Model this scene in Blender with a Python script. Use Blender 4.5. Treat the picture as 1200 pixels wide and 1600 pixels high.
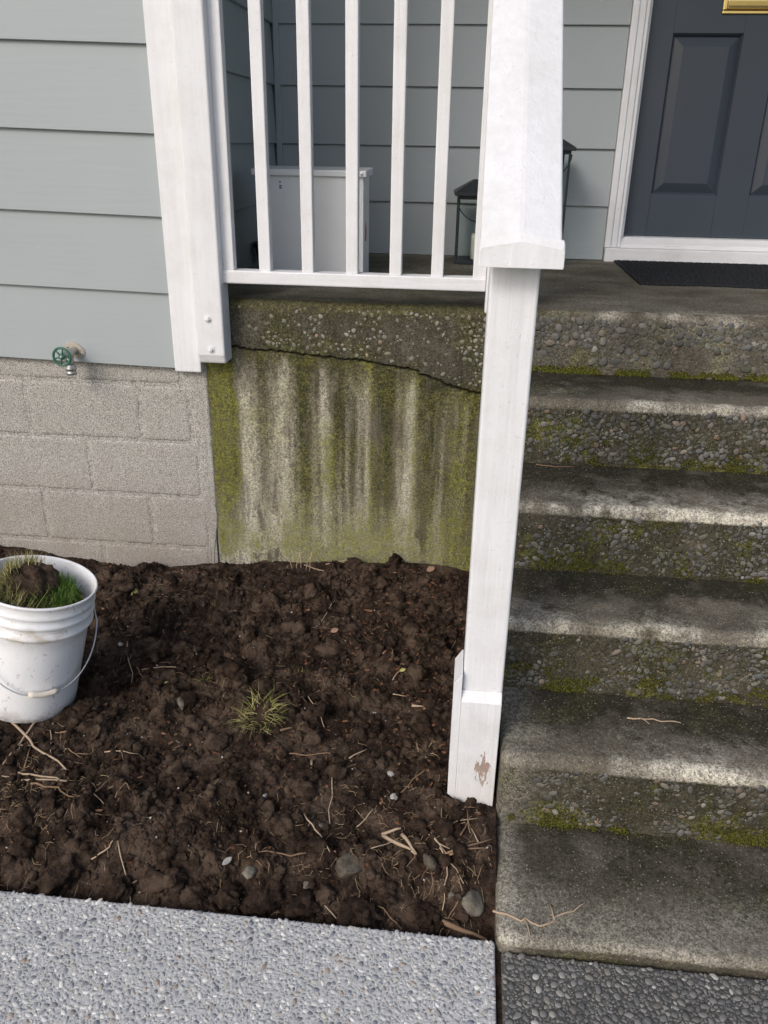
import bpy, bmesh, math, random
import numpy as np
from mathutils import Vector, Matrix

for o in list(bpy.data.objects):
    bpy.data.objects.remove(o)
scene = bpy.context.scene
COL = scene.collection
random.seed(7)
rng = np.random.default_rng(11)
R = math.radians

# ------------------------------------------------------------------ camera
CAM_H = 1.495
pitch, roll, yaw = R(24.15), R(1.01), R(5.57)
fw0 = Vector((-math.sin(yaw), math.cos(yaw), 0))
right0 = Vector((math.cos(yaw), math.sin(yaw), 0))
fw = fw0 * math.cos(pitch) + Vector((0, 0, -math.sin(pitch)))
up0 = fw0 * math.sin(pitch) + Vector((0, 0, math.cos(pitch)))
right = right0 * math.cos(roll) + up0 * math.sin(roll)
up = -right0 * math.sin(roll) + up0 * math.cos(roll)
cam = bpy.data.cameras.new('camera')
camo = bpy.data.objects.new('camera', cam)
COL.objects.link(camo)
m = Matrix((right, up, -fw)).transposed().to_4x4()
m.translation = (0, 0, CAM_H)
camo.matrix_world = m
cam.sensor_fit = 'VERTICAL'
cam.sensor_height = 36
cam.lens = 36 * 1290 / 1600
cam.clip_start = 0.05
cam.clip_end = 2000
scene.camera = camo

# ------------------------------------------------------------------ light
SUN_EL, SUN_AZ = R(37), R(209)          # azimuth clockwise from +Y
world = bpy.data.worlds.new('World')
scene.world = world
world.use_nodes = True
nt = world.node_tree
sky = nt.nodes.new('ShaderNodeTexSky')
sky.sky_type = 'NISHITA'
sky.sun_disc = False
sky.sun_elevation = SUN_EL
sky.sun_rotation = SUN_AZ
sky.dust_density = 3.0
sky.air_density = 1.0
sky.ozone_density = 1.0
bg = nt.nodes['Background']
bg.inputs['Strength'].default_value = 0.15
nt.links.new(sky.outputs[0], bg.inputs['Color'])
sl = bpy.data.lights.new('sun', 'SUN')
sl.energy = 1.05
sl.angle = R(18)
sl.color = (1.0, 0.988, 0.965)
so = bpy.data.objects.new('sun', sl)
COL.objects.link(so)
sd = Vector((math.sin(SUN_AZ) * math.cos(SUN_EL), math.cos(SUN_AZ) * math.cos(SUN_EL), math.sin(SUN_EL)))
so.rotation_euler = sd.to_track_quat('Z', 'Y').to_euler()
so.location = sd * 20
scene.view_settings.view_transform = 'Standard'
scene.view_settings.look = 'None'
scene.view_settings.gamma = 1
scene.view_settings.exposure = 0.22
scene.view_settings.use_curve_mapping = False

# ------------------------------------------------------------------ node helpers
def srgb(r, g, b):
    f = lambda c: (c / 255 / 12.92) if c <= 10 else ((c / 255 + 0.055) / 1.055) ** 2.4
    return (f(r), f(g), f(b), 1)

class NT:
    def __init__(s, name, rough=0.7, spec=0.3):
        s.m = bpy.data.materials.new(name)
        s.m.use_nodes = True
        s.t = s.m.node_tree
        s.b = s.t.nodes['Principled BSDF']
        s.b.inputs['Roughness'].default_value = rough
        s.b.inputs['Specular IOR Level'].default_value = spec
        s.co = s.t.nodes.new('ShaderNodeTexCoord')
        s.geo = s.t.nodes.new('ShaderNodeNewGeometry')
        s.P = s.geo.outputs['Position']
        s.O = s.co.outputs['Object']
    def link(s, a, b): s.t.links.new(a, b)
    def put(s, sock, v):
        if hasattr(v, 'is_output'): s.link(v, sock)
        else: sock.default_value = v
    def map(s, src, scale=(1, 1, 1), loc=(0, 0, 0)):
        n = s.t.nodes.new('ShaderNodeMapping')
        n.inputs['Scale'].default_value = scale
        n.inputs['Location'].default_value = loc
        s.link(src, n.inputs['Vector'])
        return n.outputs[0]
    def noise(s, src, scale, detail=4, rough=0.55, dist=0):
        n = s.t.nodes.new('ShaderNodeTexNoise')
        n.inputs['Scale'].default_value = scale
        n.inputs['Detail'].default_value = detail
        n.inputs['Roughness'].default_value = rough
        n.inputs['Distortion'].default_value = dist
        s.link(src, n.inputs['Vector'])
        return n.outputs[0]
    def voro(s, src, scale, feat='F1', out=0):
        n = s.t.nodes.new('ShaderNodeTexVoronoi')
        n.feature = feat
        n.inputs['Scale'].default_value = scale
        s.link(src, n.inputs['Vector'])
        return n.outputs[out]
    def ramp(s, fac, stops, interp='LINEAR'):
        n = s.t.nodes.new('ShaderNodeValToRGB')
        n.color_ramp.interpolation = interp
        e = n.color_ramp.elements
        while len(e) < len(stops): e.new(0.5)
        for k, (p, c) in enumerate(stops):
            e[k].position = p
            e[k].color = c if not isinstance(c, (int, float)) else (c, c, c, 1)
        s.link(fac, n.inputs['Fac'])
        return n.outputs[0]
    def mix(s, fac, a, b, mode='MIX'):
        n = s.t.nodes.new('ShaderNodeMix')
        n.data_type = 'RGBA'
        n.blend_type = mode
        s.put(n.inputs[0], fac)
        s.put(n.inputs[6], a)
        s.put(n.inputs[7], b)
        return n.outputs[2]
    def math(s, op, a, b=0.0, clamp=False):
        n = s.t.nodes.new('ShaderNodeMath')
        n.operation = op
        n.use_clamp = clamp
        s.put(n.inputs[0], a)
        s.put(n.inputs[1], b)
        return n.outputs[0]
    def sep(s, v):
        n = s.t.nodes.new('ShaderNodeSeparateXYZ')
        s.link(v, n.inputs[0])
        return n.outputs
    def attr(s, name):
        n = s.t.nodes.new('ShaderNodeAttribute')
        n.attribute_name = name
        return n.outputs['Color']
    def sepc(s, c):
        n = s.t.nodes.new('ShaderNodeSeparateColor')
        s.link(c, n.inputs[0])
        return n.outputs
    def bump(s, h, strength=0.3, dist=0.01, prev=None):
        n = s.t.nodes.new('ShaderNodeBump')
        n.inputs['Strength'].default_value = strength
        n.inputs['Distance'].default_value = dist
        s.link(h, n.inputs['Height'])
        if prev is not None: s.link(prev, n.inputs['Normal'])
        return n.outputs[0]
    def out(s, col=None, rough=None, normal=None):
        if col is not None: s.put(s.b.inputs['Base Color'], col)
        if rough is not None: s.put(s.b.inputs['Roughness'], rough)
        if normal is not None: s.link(normal, s.b.inputs['Normal'])
        return s.m

def g(v): return (v, v, v, 1)

# ------------------------------------------------------------------ materials
def mat_siding():
    n = NT('siding_paint', 0.55, 0.35)
    streak = n.noise(n.map(n.P, (3, 3, 60)), 1.0, 5, 0.6)
    blot = n.noise(n.P, 2.3, 4)
    c = n.mix(blot, (0.305, 0.338, 0.349, 1), (0.375, 0.405, 0.415, 1))
    c = n.mix(n.math('MULTIPLY', streak, 0.25), c, (0.33, 0.355, 0.362, 1))
    spk = n.ramp(n.noise(n.map(n.P, (30, 30, 90)), 1.0, 3, 0.6), [(0.71, 0.0), (0.75, 1.0)])
    c = n.mix(n.math('MULTIPLY', spk, 0.35), c, (0.5, 0.54, 0.55, 1))
    b1 = n.bump(streak, 0.18, 0.004)
    b2 = n.bump(n.noise(n.P, 240, 2), 0.06, 0.002, b1)
    return n.out(c, n.ramp(blot, [(0.3, 0.45), (0.7, 0.62)]), b2)

def mat_white(name='white_paint', dirt=0.35, chips=None, vert=True):
    n = NT(name, 0.5, 0.4)
    sc = (55, 55, 2.5) if vert else (2.5, 55, 55)
    grain = n.noise(n.map(n.P, sc), 1.0, 5, 0.6, 0.4)
    d = n.ramp(n.noise(n.P, 9, 6, 0.65), [(0.46, 0.0), (0.70, 1.0)])
    c = n.mix(n.math('MULTIPLY', d, dirt), (0.74, 0.74, 0.755, 1), (0.54, 0.525, 0.485, 1))
    c = n.mix(n.math('MULTIPLY', n.ramp(grain, [(0.35, 0.0), (0.7, 1.0)]), 0.26), c, (0.53, 0.53, 0.55, 1))
    spk = n.ramp(n.noise(n.P, 95, 2, 0.5), [(0.70, 0.0), (0.74, 1.0)])
    c = n.mix(n.math('MULTIPLY', spk, 0.30), c, (0.40, 0.37, 0.33, 1))
    drips = n.noise(n.P, 130, 2, 0.5)
    bl = n.ramp(drips, [(0.62, 0.0), (0.72, 1.0)])
    b1 = n.bump(grain, 0.8 if chips else 0.55, 0.003)
    b2 = n.bump(bl, 0.25, 0.002, b1)
    if chips:
        z0, z1, thr = chips
        z = n.sep(n.P)[2]
        xm = n.math('SUBTRACT', 1.0, n.math('ABSOLUTE', n.math('DIVIDE', n.math('SUBTRACT', n.sep(n.P)[0], 0.092), 0.034)), True)
        up = n.math('SUBTRACT', 1.0, n.math('ABSOLUTE', n.math('DIVIDE', n.math('SUBTRACT', z, (z0 + z1) / 2), (z1 - z0) / 2)), True)
        cn = n.noise(n.map(n.P, (130, 130, 36)), 1.0, 3, 0.6)
        mk = n.ramp(n.math('MULTIPLY', cn, n.math('MULTIPLY', n.math('POWER', up, 0.5), n.math('POWER', xm, 0.5))), [(thr, 0.0), (thr + 0.012, 1.0)])
        c = n.mix(mk, c, n.mix(n.noise(n.P, 60), (0.27, 0.175, 0.145, 1), (0.42, 0.33, 0.29, 1)))
        low = n.ramp(n.math('MULTIPLY', z, 6.0), [(0.0, 1.0), (1.0, 0.0)])
        c = n.mix(n.math('MULTIPLY', low, 0.5), c, (0.55, 0.50, 0.44, 1))
        b2 = n.bump(mk, -0.5, 0.002, b2)
    return n.out(c, 0.5, b2)

def mat_block():
    n = NT('block_concrete', 0.9, 0.2)
    a = n.noise(n.P, 4, 5)
    fine = n.noise(n.P, 340, 3, 0.75)
    c = n.mix(a, (0.35, 0.335, 0.303, 1), (0.45, 0.433, 0.398, 1))
    c = n.mix(n.ramp(fine, [(0.43, 1.0), (0.505, 0.0)]), c, (0.15, 0.141, 0.125, 1))
    c = n.mix(n.ramp(fine, [(0.525, 0.0), (0.60, 0.9)]), c, (0.56, 0.545, 0.51, 1))
    z = n.sep(n.P)[2]
    dirty = n.math('MULTIPLY', n.ramp(z, [(0.05, 1.0), (0.42, 0.0)]), n.ramp(n.noise(n.P, 6, 5), [(0.3, 0.35), (0.7, 1.0)]))
    c = n.mix(n.math('MULTIPLY', dirty, 0.7), c, (0.245, 0.20, 0.165, 1))
    b1 = n.bump(fine, 0.22, 0.003)
    return n.out(c, 0.92, b1)

def mat_mortar():
    n = NT('mortar', 0.95, 0.15)
    a = n.noise(n.P, 14, 6, 0.65)
    c = n.mix(n.ramp(a, [(0.3, 0.0), (0.7, 1.0)]), (0.26, 0.243, 0.218, 1), (0.46, 0.44, 0.405, 1))
    z = n.sep(n.P)[2]
    c = n.mix(n.math('MULTIPLY', n.ramp(z, [(0.05, 1.0), (0.42, 0.0)]), 0.55), c, (0.27, 0.205, 0.165, 1))
    return n.out(c, 0.95, n.bump(n.noise(n.P, 150, 4, 0.7), 0.5, 0.004))

def mat_stair():
    # attribute stain: R light wear / lime, G dark (algae film, tread backs, painted post shadow), B green
    n = NT('weathered_concrete', 0.85, 0.25)
    st = n.sepc(n.attr('stain_shade'))
    big = n.noise(n.P, 7, 6, 0.62)
    fine = n.noise(n.P, 260, 4, 0.7)
    mid = n.noise(n.P, 48, 6, 0.7)
    grit = n.noise(n.P, 120, 4, 0.7)
    gmix = n.math('ADD', n.math('MULTIPLY', mid, 0.35), n.math('ADD', n.math('MULTIPLY', grit, 0.3), n.math('MULTIPLY', fine, 0.35)))
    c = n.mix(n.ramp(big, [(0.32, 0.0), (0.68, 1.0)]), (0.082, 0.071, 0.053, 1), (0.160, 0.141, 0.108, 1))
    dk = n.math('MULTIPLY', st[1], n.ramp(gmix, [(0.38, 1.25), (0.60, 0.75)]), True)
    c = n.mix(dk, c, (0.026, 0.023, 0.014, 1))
    lt = n.math('MULTIPLY', st[0], n.ramp(gmix, [(0.42, 0.40), (0.54, 1.15)]), True)
    c = n.mix(lt, c, (0.50, 0.465, 0.385, 1))
    gr = n.math('MULTIPLY', st[2], n.ramp(gmix, [(0.42, 0.40), (0.56, 1.1)]), True)
    c = n.mix(n.math('MULTIPLY', gr, 0.9), c, n.mix(n.ramp(gmix, [(0.42, 0.0), (0.58, 1.0)]), (0.058, 0.066, 0.006, 1), (0.185, 0.180, 0.034, 1)))
    c = n.mix(1.0, c, n.ramp(fine, [(0.34, 0.60), (0.5, 1.0), (0.66, 1.42)]), 'MULTIPLY')
    c = n.mix(0.6, c, n.ramp(grit, [(0.34, 0.5), (0.5, 1.0), (0.66, 1.5)]), 'MULTIPLY')
    v = n.voro(n.P, 130)
    vc = n.sepc(n.voro(n.P, 130, 'F1', 1))
    sp = n.math('MULTIPLY', n.ramp(v, [(0.14, 1.0), (0.24, 0.0)]), n.ramp(vc[0], [(0.60, 0.0), (0.62, 1.0)]))
    c = n.mix(n.math('MULTIPLY', sp, n.ramp(n.sep(n.P)[0], [(0.0, 0.18), (0.15, 0.75)])), c, n.mix(vc[1], (0.22, 0.195, 0.155, 1), (0.52, 0.48, 0.42, 1)))
    b1 = n.bump(mid, 0.30, 0.008)
    b2 = n.bump(grit, 0.35, 0.005, b1)
    b3 = n.bump(sp, 0.25, 0.003, b2)
    return n.out(c, n.ramp(mid, [(0.3, 0.7), (0.7, 0.95)]), b3)

def mat_pebble(name, stops, film=0.5, filmcol=(0.05, 0.046, 0.034, 1), green=0.3):
    n = NT(name, 0.6, 0.35)
    rpi = n.geo.outputs['Random Per Island']
    c = n.ramp(rpi, stops)
    fz = n.noise(n.P, 12, 5, 0.6)
    fine = n.noise(n.P, 300, 3, 0.6)
    c = n.mix(n.math('MULTIPLY', fine, 0.35 if film else 0.08), c, (0.08, 0.075, 0.07, 1))
    c = n.mix(n.math('MULTIPLY', n.ramp(fz, [(0.36, 0.15), (0.66, 1.0)]), film), c, filmcol)
    if green:
        gm = n.ramp(n.noise(n.P, 16, 5, 0.7), [(0.56, 0.0), (0.68, 1.0)])
        c = n.mix(n.math('MULTIPLY', gm, green), c, (0.13, 0.14, 0.02, 1))
    return n.out(c, 0.7, n.bump(fine, 0.2, 0.002))

def mat_slab(name, a, b_, lo, hi):
    n = NT(name, 0.9, 0.25)
    fine = n.noise(n.P, 330, 3, 0.65)
    c = n.mix(n.ramp(fine, [(0.35, 0.0), (0.62, 1.0)]), a, b_)
    vc = n.sepc(n.voro(n.P, 190, 'F1', 1))
    v = n.voro(n.P, 190)
    stone = n.math('MULTIPLY', n.ramp(v, [(0.36, 1.0), (0.46, 0.0)]), n.ramp(vc[0], [(0.28, 0.0), (0.30, 1.0)]))
    c = n.mix(stone, c, n.mix(vc[1], lo, hi))
    return n.out(c, 0.9, n.bump(fine, 0.3, 0.003, n.bump(v, -0.35, 0.003)))

def mat_soil():
    n = NT('dug_soil', 0.95, 0.12)
    a = n.noise(n.P, 5, 5, 0.6)
    mid = n.noise(n.P, 38, 6, 0.7)
    fine = n.noise(n.P, 190, 4, 0.72)
    c = n.mix(n.ramp(a, [(0.3, 0.0), (0.72, 1.0)]), (0.045, 0.0285, 0.0200, 1), (0.094, 0.064, 0.046, 1))
    c = n.mix(n.ramp(mid, [(0.42, 0.85), (0.60, 0.0)]), c, (0.020, 0.0125, 0.0088, 1))
    c = n.mix(n.ramp(fine, [(0.60, 0.0), (0.72, 0.6)]), c, (0.135, 0.101, 0.078, 1))
    dry = n.ramp(n.noise(n.P, 13, 4, 0.6), [(0.48, 0.0), (0.62, 0.85)])
    c = n.mix(dry, c, (0.138, 0.097, 0.070, 1))
    red = n.ramp(n.noise(n.P, 62, 3, 0.6), [(0.62, 0.0), (0.70, 0.8)])
    c = n.mix(red, c, (0.070, 0.031, 0.018, 1))
    b1 = n.bump(mid, 0.8, 0.02)
    b2 = n.bump(fine, 0.9, 0.008, b1)
    b3 = n.bump(n.noise(n.P, 620, 2, 0.6), 0.5, 0.003, b2)
    return n.out(c, 0.95, b3)

def mat_stone(name, col, mud=0.6):
    n = NT(name, 0.9, 0.2)
    a = n.noise(n.P, 70, 5, 0.65)
    c = n.mix(a, tuple(v * 0.6 for v in col) + (1,), tuple(v * 1.35 for v in col) + (1,))
    m_ = n.ramp(n.noise(n.P, 34, 5, 0.65), [(0.42, 0.0), (0.6, 1.0)])
    c = n.mix(n.math('MULTIPLY', m_, mud), c, (0.05, 0.036, 0.027, 1))
    return n.out(c, 0.9, n.bump(n.noise(n.P, 160, 4, 0.7), 0.6, 0.004))

def mat_simple(name, col, rough=0.6, spec=0.3, metal=0.0, var=0.15, scale=30, bump=0.1):
    n = NT(name, rough, spec)
    n.b.inputs['Metallic'].default_value = metal
    a = n.noise(n.O, scale, 4, 0.6)
    lo = tuple(v * (1 - var) for v in col[:3]) + (1,)
    hi = tuple(min(1, v * (1 + var)) for v in col[:3]) + (1,)
    return n.out(n.mix(a, lo, hi), rough, n.bump(a, bump, 0.004))

def mat_island(name, stops, rough=0.8, trans=0.0):
    n = NT(name, rough, 0.2)
    c = n.ramp(n.geo.outputs['Random Per Island'], stops)
    a = n.noise(n.P, 120, 3)
    c = n.mix(n.math('MULTIPLY', a, 0.3), c, (0.05, 0.04, 0.02, 1))
    return n.out(c, rough)

def mat_bucket():
    n = NT('bucket_plastic', 0.42, 0.45)
    n.b.inputs['Subsurface Weight'].default_value = 0.08
    n.b.inputs['Subsurface Radius'].default_value = (0.01, 0.01, 0.01)
    z = n.sep(n.O)[2]
    ribs = n.ramp(z, [(0.235, 0.0), (0.275, 1.0), (0.33, 0.45), (0.37, 0.2)])
    sm = n.ramp(n.noise(n.map(n.O, (11, 11, 26)), 1.0, 5, 0.65), [(0.50, 0.0), (0.68, 1.0)])
    c = n.mix(n.math('MULTIPLY', n.math('MULTIPLY', sm, ribs), 0.95), (0.80, 0.80, 0.805, 1), (0.50, 0.43, 0.34, 1))
    spk = n.ramp(n.noise(n.map(n.O, (70, 70, 45)), 1.0, 3, 0.6), [(0.62, 0.0), (0.69, 1.0)])
    c = n.mix(n.math('MULTIPLY', spk, 0.6), c, (0.36, 0.31, 0.26, 1))
    scf = n.ramp(n.noise(n.map(n.O, (30, 30, 6)), 1.0, 5, 0.7), [(0.52, 0.0), (0.66, 1.0)])
    c = n.mix(n.math('MULTIPLY', scf, 0.10), c, (0.50, 0.49, 0.47, 1))
    fs = n.ramp(n.noise(n.O, 260, 2, 0.5), [(0.66, 0.0), (0.71, 1.0)])
    low = n.ramp(z, [(0.0, 1.0), (0.13, 0.15)])
    c = n.mix(n.math('MULTIPLY', n.math('MULTIPLY', fs, low), 0.55), c, (0.30, 0.28, 0.25, 1))
    mud = n.math('MULTIPLY', n.ramp(z, [(0.0, 1.0), (0.05, 0.0)]), n.ramp(n.noise(n.O, 24, 5, 0.65), [(0.40, 0.0), (0.62, 1.0)]))
    c = n.mix(n.math('MULTIPLY', mud, 0.75), c, (0.13, 0.095, 0.07, 1))
    return n.out(c, 0.42, n.bump(n.noise(n.O, 60, 3), 0.05, 0.003))

def mat_mat():
    n = NT('rubber_mat', 0.75, 0.25)
    p = n.map(n.P, (70, 45, 70))
    w = n.t.nodes.new('ShaderNodeTexWave')
    w.inputs['Scale'].default_value = 0.5
    w.bands_direction = 'DIAGONAL'
    n.link(p, w.inputs['Vector'])
    fine = n.noise(n.P, 200, 3)
    dust = n.ramp(n.noise(n.P, 160, 2, 0.5), [(0.70, 0.0), (0.73, 1.0)])
    c = n.mix(fine, (0.012, 0.014, 0.018, 1), (0.03, 0.032, 0.036, 1))
    c = n.mix(n.math('MULTIPLY', dust, 0.35), c, (0.35, 0.33, 0.30, 1))
    return n.out(c, 0.78, n.bump(w.outputs[1], 0.9, 0.006))

def mat_glass():
    n = NT('lantern_glass', 0.05, 0.5)
    n.b.inputs['Transmission Weight'].default_value = 1.0
    n.b.inputs['IOR'].default_value = 1.05
    n.b.inputs['Base Color'].default_value = (0.93, 0.97, 0.96, 1)
    return n.m

M = {}
M['siding'] = mat_siding()
M['white'] = mat_white()
M['white_h'] = mat_white('white_paint_rail', 0.45, None, False)
M['white_base'] = mat_white('white_paint_chipped', 0.55, (0.070, 0.240, 0.365))
M['block'] = mat_block()
M['mortar'] = mat_mortar()
M['stair'] = mat_stair()
PEB_OLD = [(0.0, (0.10, 0.095, 0.09, 1)), (0.25, (0.19, 0.185, 0.175, 1)), (0.45, (0.13, 0.14, 0.15, 1)), (0.65, (0.27, 0.25, 0.22, 1)),
           (0.82, (0.16, 0.15, 0.13, 1)), (0.90, (0.40, 0.38, 0.34, 1)), (0.94, (0.33, 0.22, 0.15, 1)), (1.0, (0.24, 0.235, 0.23, 1))]
M['pebble_stair'] = mat_pebble('stair_pebbles', PEB_OLD, 0.85, (0.036, 0.033, 0.023, 1), 0.30)
M['pebble_wall'] = mat_pebble('landing_pebbles', [(0, (0.20, 0.19, 0.14, 1)), (0.4, (0.34, 0.32, 0.26, 1)), (0.7, (0.24, 0.24, 0.22, 1)), (0.9, (0.45, 0.42, 0.36, 1)), (1, (0.38, 0.26, 0.18, 1))], 0.75, (0.07, 0.068, 0.035, 1), 0.5)
M['pebble_new'] = mat_pebble('walk_pebbles', [(0.0, (0.36, 0.37, 0.39, 1)), (0.15, (0.50, 0.50, 0.50, 1)), (0.28, (0.19, 0.205, 0.24, 1)), (0.40, (0.56, 0.55, 0.52, 1)), (0.52, (0.29, 0.30, 0.325, 1)),
     (0.64, (0.72, 0.70, 0.66, 1)), (0.74, (0.40, 0.40, 0.40, 1)), (0.82, (0.15, 0.155, 0.175, 1)), (0.88, (0.45, 0.43, 0.39, 1)), (0.93, (0.33, 0.26, 0.21, 1)), (0.96, (0.24, 0.25, 0.27, 1)), (1.0, (0.82, 0.81, 0.78, 1))], 0.0, green=0)
M['pebble_dark'] = mat_pebble('step_walk_pebbles', [(0.0, (0.11, 0.11, 0.11, 1)), (0.25, (0.24, 0.235, 0.225, 1)), (0.45, (0.12, 0.125, 0.13, 1)), (0.65, (0.32, 0.31, 0.29, 1)), (0.8, (0.16, 0.15, 0.135, 1)), (0.92, (0.28, 0.26, 0.23, 1)), (1.0, (0.65, 0.63, 0.58, 1))], 0.40, (0.05, 0.05, 0.045, 1), 0.12)
M['slab_new'] = mat_slab('walk_matrix', (0.34, 0.34, 0.335, 1), (0.60, 0.59, 0.565, 1), (0.17, 0.18, 0.21, 1), (0.62, 0.61, 0.58, 1))
M['slab_dark'] = mat_slab('step_walk_matrix', (0.038, 0.037, 0.034, 1), (0.105, 0.102, 0.094, 1), (0.07, 0.07, 0.07, 1), (0.28, 0.27, 0.25, 1))
M['soil'] = mat_soil()
M['moss'] = mat_island('moss', [(0, (0.030, 0.036, 0.005, 1)), (0.5, (0.064, 0.074, 0.008, 1)), (0.85, (0.115, 0.115, 0.014, 1)), (1, (0.13, 0.095, 0.02, 1))], 0.9)
M['door'] = mat_simple('door_paint', (0.041, 0.052, 0.070), 0.38, 0.45, 0, 0.10, 6, 0.03)
M['brass'] = mat_simple('brass', (0.72, 0.52, 0.20), 0.28, 0.5, 1.0, 0.12, 40, 0.03)
M['mat'] = mat_mat()
M['box'] = mat_simple('white_enamel', (0.86, 0.87, 0.885), 0.35, 0.45, 0, 0.05, 12, 0.03)
M['ink_blue'] = mat_simple('blue_print', (0.10, 0.14, 0.34), 0.6)
M['ink_red'] = mat_simple('red_print', (0.62, 0.20, 0.17), 0.6)
M['iron'] = mat_simple('black_iron', (0.018, 0.021, 0.026), 0.45, 0.4, 0, 0.3, 60, 0.15)
M['glass'] = mat_glass()
M['wax'] = mat_simple('candle_wax', (0.78, 0.74, 0.64), 0.5, 0.3, 0, 0.04, 20, 0.02)
M['steel'] = mat_simple('dull_steel', (0.50, 0.49, 0.46), 0.42, 0.5, 0.85, 0.25, 90, 0.25)
M['flange'] = mat_simple('weathered_bronze', (0.43, 0.39, 0.32), 0.6, 0.4, 0.35, 0.3, 90, 0.3)
M['valve_green'] = mat_simple('green_enamel', (0.030, 0.125, 0.085), 0.4, 0.45, 0, 0.35, 120, 0.2)
M['bucket'] = mat_bucket()
M['wire'] = mat_simple('galvanised_wire', (0.62, 0.63, 0.64), 0.4, 0.5, 0.7, 0.15, 90, 0.05)
M['grip'] = mat_simple('dirty_grip', (0.70, 0.64, 0.54), 0.6, 0.3, 0, 0.18, 90, 0.1)
M['straw'] = mat_island('dry_twig', [(0, (0.20, 0.13, 0.075, 1)), (0.4, (0.36, 0.26, 0.16, 1)), (0.75, (0.46, 0.35, 0.22, 1)), (1, (0.26, 0.16, 0.10, 1))])
M['twig_pale'] = mat_simple('pale_twig', (0.40, 0.30, 0.21), 0.8, 0.2, 0, 0.3, 160, 0.3)
M['twig_mid'] = mat_simple('brown_twig', (0.24, 0.155, 0.095), 0.85, 0.2, 0, 0.35, 160, 0.3)
M['stone'] = mat_stone('grey_stone', (0.20, 0.185, 0.15))
M['stone_white'] = mat_stone('white_stone', (0.42, 0.41, 0.385), 0.35)
M['stone_dark'] = mat_stone('muddy_stone', (0.13, 0.115, 0.088), 0.85)
M['bark'] = mat_island('bark_chips', [(0, (0.10, 0.042, 0.022, 1)), (0.4, (0.20, 0.085, 0.045, 1)), (0.75, (0.28, 0.15, 0.09, 1)), (1, (0.13, 0.075, 0.045, 1))])
M['grit'] = mat_island('pale_grit', [(0, (0.22, 0.20, 0.17, 1)), (0.5, (0.42, 0.40, 0.36, 1)), (1, (0.62, 0.60, 0.57, 1))])
M['grass_y'] = mat_island('yellow_grass', [(0, (0.16, 0.20, 0.04, 1)), (0.3, (0.32, 0.31, 0.10, 1)), (0.65, (0.48, 0.41, 0.20, 1)), (0.85, (0.40, 0.31, 0.16, 1)), (1, (0.12, 0.20, 0.03, 1))])
M['grass_g'] = mat_island('green_grass', [(0, (0.04, 0.11, 0.014, 1)), (0.5, (0.08, 0.19, 0.024, 1)), (0.88, (0.15, 0.25, 0.05, 1)), (1, (0.30, 0.28, 0.10, 1))])
M['leaf_y'] = mat_simple('yellow_leaf', (0.42, 0.40, 0.14), 0.7, 0.25, 0, 0.25, 60)
M['leaf_b'] = mat_simple('brown_leaf', (0.32, 0.20, 0.14), 0.8, 0.2, 0, 0.25, 60)
M['leaf_g'] = mat_simple('green_leaf', (0.10, 0.22, 0.03), 0.6, 0.25, 0, 0.25, 60)
M['ceiling'] = mat_simple('ceiling_paint', (0.78, 0.78, 0.77), 0.8, 0.2, 0, 0.05, 3)
M['roof'] = mat_simple('roof_felt', (0.06, 0.06, 0.062), 0.95, 0.1, 0, 0.3, 40, 0.4)
M['lawn'] = mat_simple('lawn_ground', (0.06, 0.075, 0.03), 0.95, 0.1, 0, 0.4, 8, 0.4)

# ------------------------------------------------------------------ mesh helpers
def link(name, me, mat=None, parent=None, smooth=False):
    if mat is not None and len(me.materials) == 0: me.materials.append(mat)
    o = bpy.data.objects.new(name, me)
    COL.objects.link(o)
    if parent is not None:
        o.parent = parent
        o.matrix_parent_inverse = Matrix.Identity(4)
    if smooth: me.polygons.foreach_set('use_smooth', np.ones(len(me.polygons), bool))
    return o

def np_mesh(name, v, faces, smooth=False):
    """v (n,3); faces: list of int arrays (k,4) or (k,3)"""
    me = bpy.data.meshes.new(name)
    v = np.asarray(v, np.float32)
    faces = [np.asarray(f) for f in faces if len(f)]
    loops = np.concatenate([f.ravel() for f in faces]).astype(np.int32)
    sizes = np.concatenate([np.full(len(f), f.shape[1]) for f in faces]).astype(np.int32)
    me.vertices.add(len(v))
    me.vertices.foreach_set('co', v.ravel())
    me.loops.add(len(loops))
    me.loops.foreach_set('vertex_index', loops)
    me.polygons.add(len(sizes))
    st = np.zeros(len(sizes), np.int32)
    st[1:] = np.cumsum(sizes)[:-1]
    me.polygons.foreach_set('loop_start', st)
    me.polygons.foreach_set('loop_total', sizes)
    me.update(calc_edges=True)
    me.validate()
    if smooth: me.polygons.foreach_set('use_smooth', np.ones(len(sizes), bool))
    return me

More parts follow.
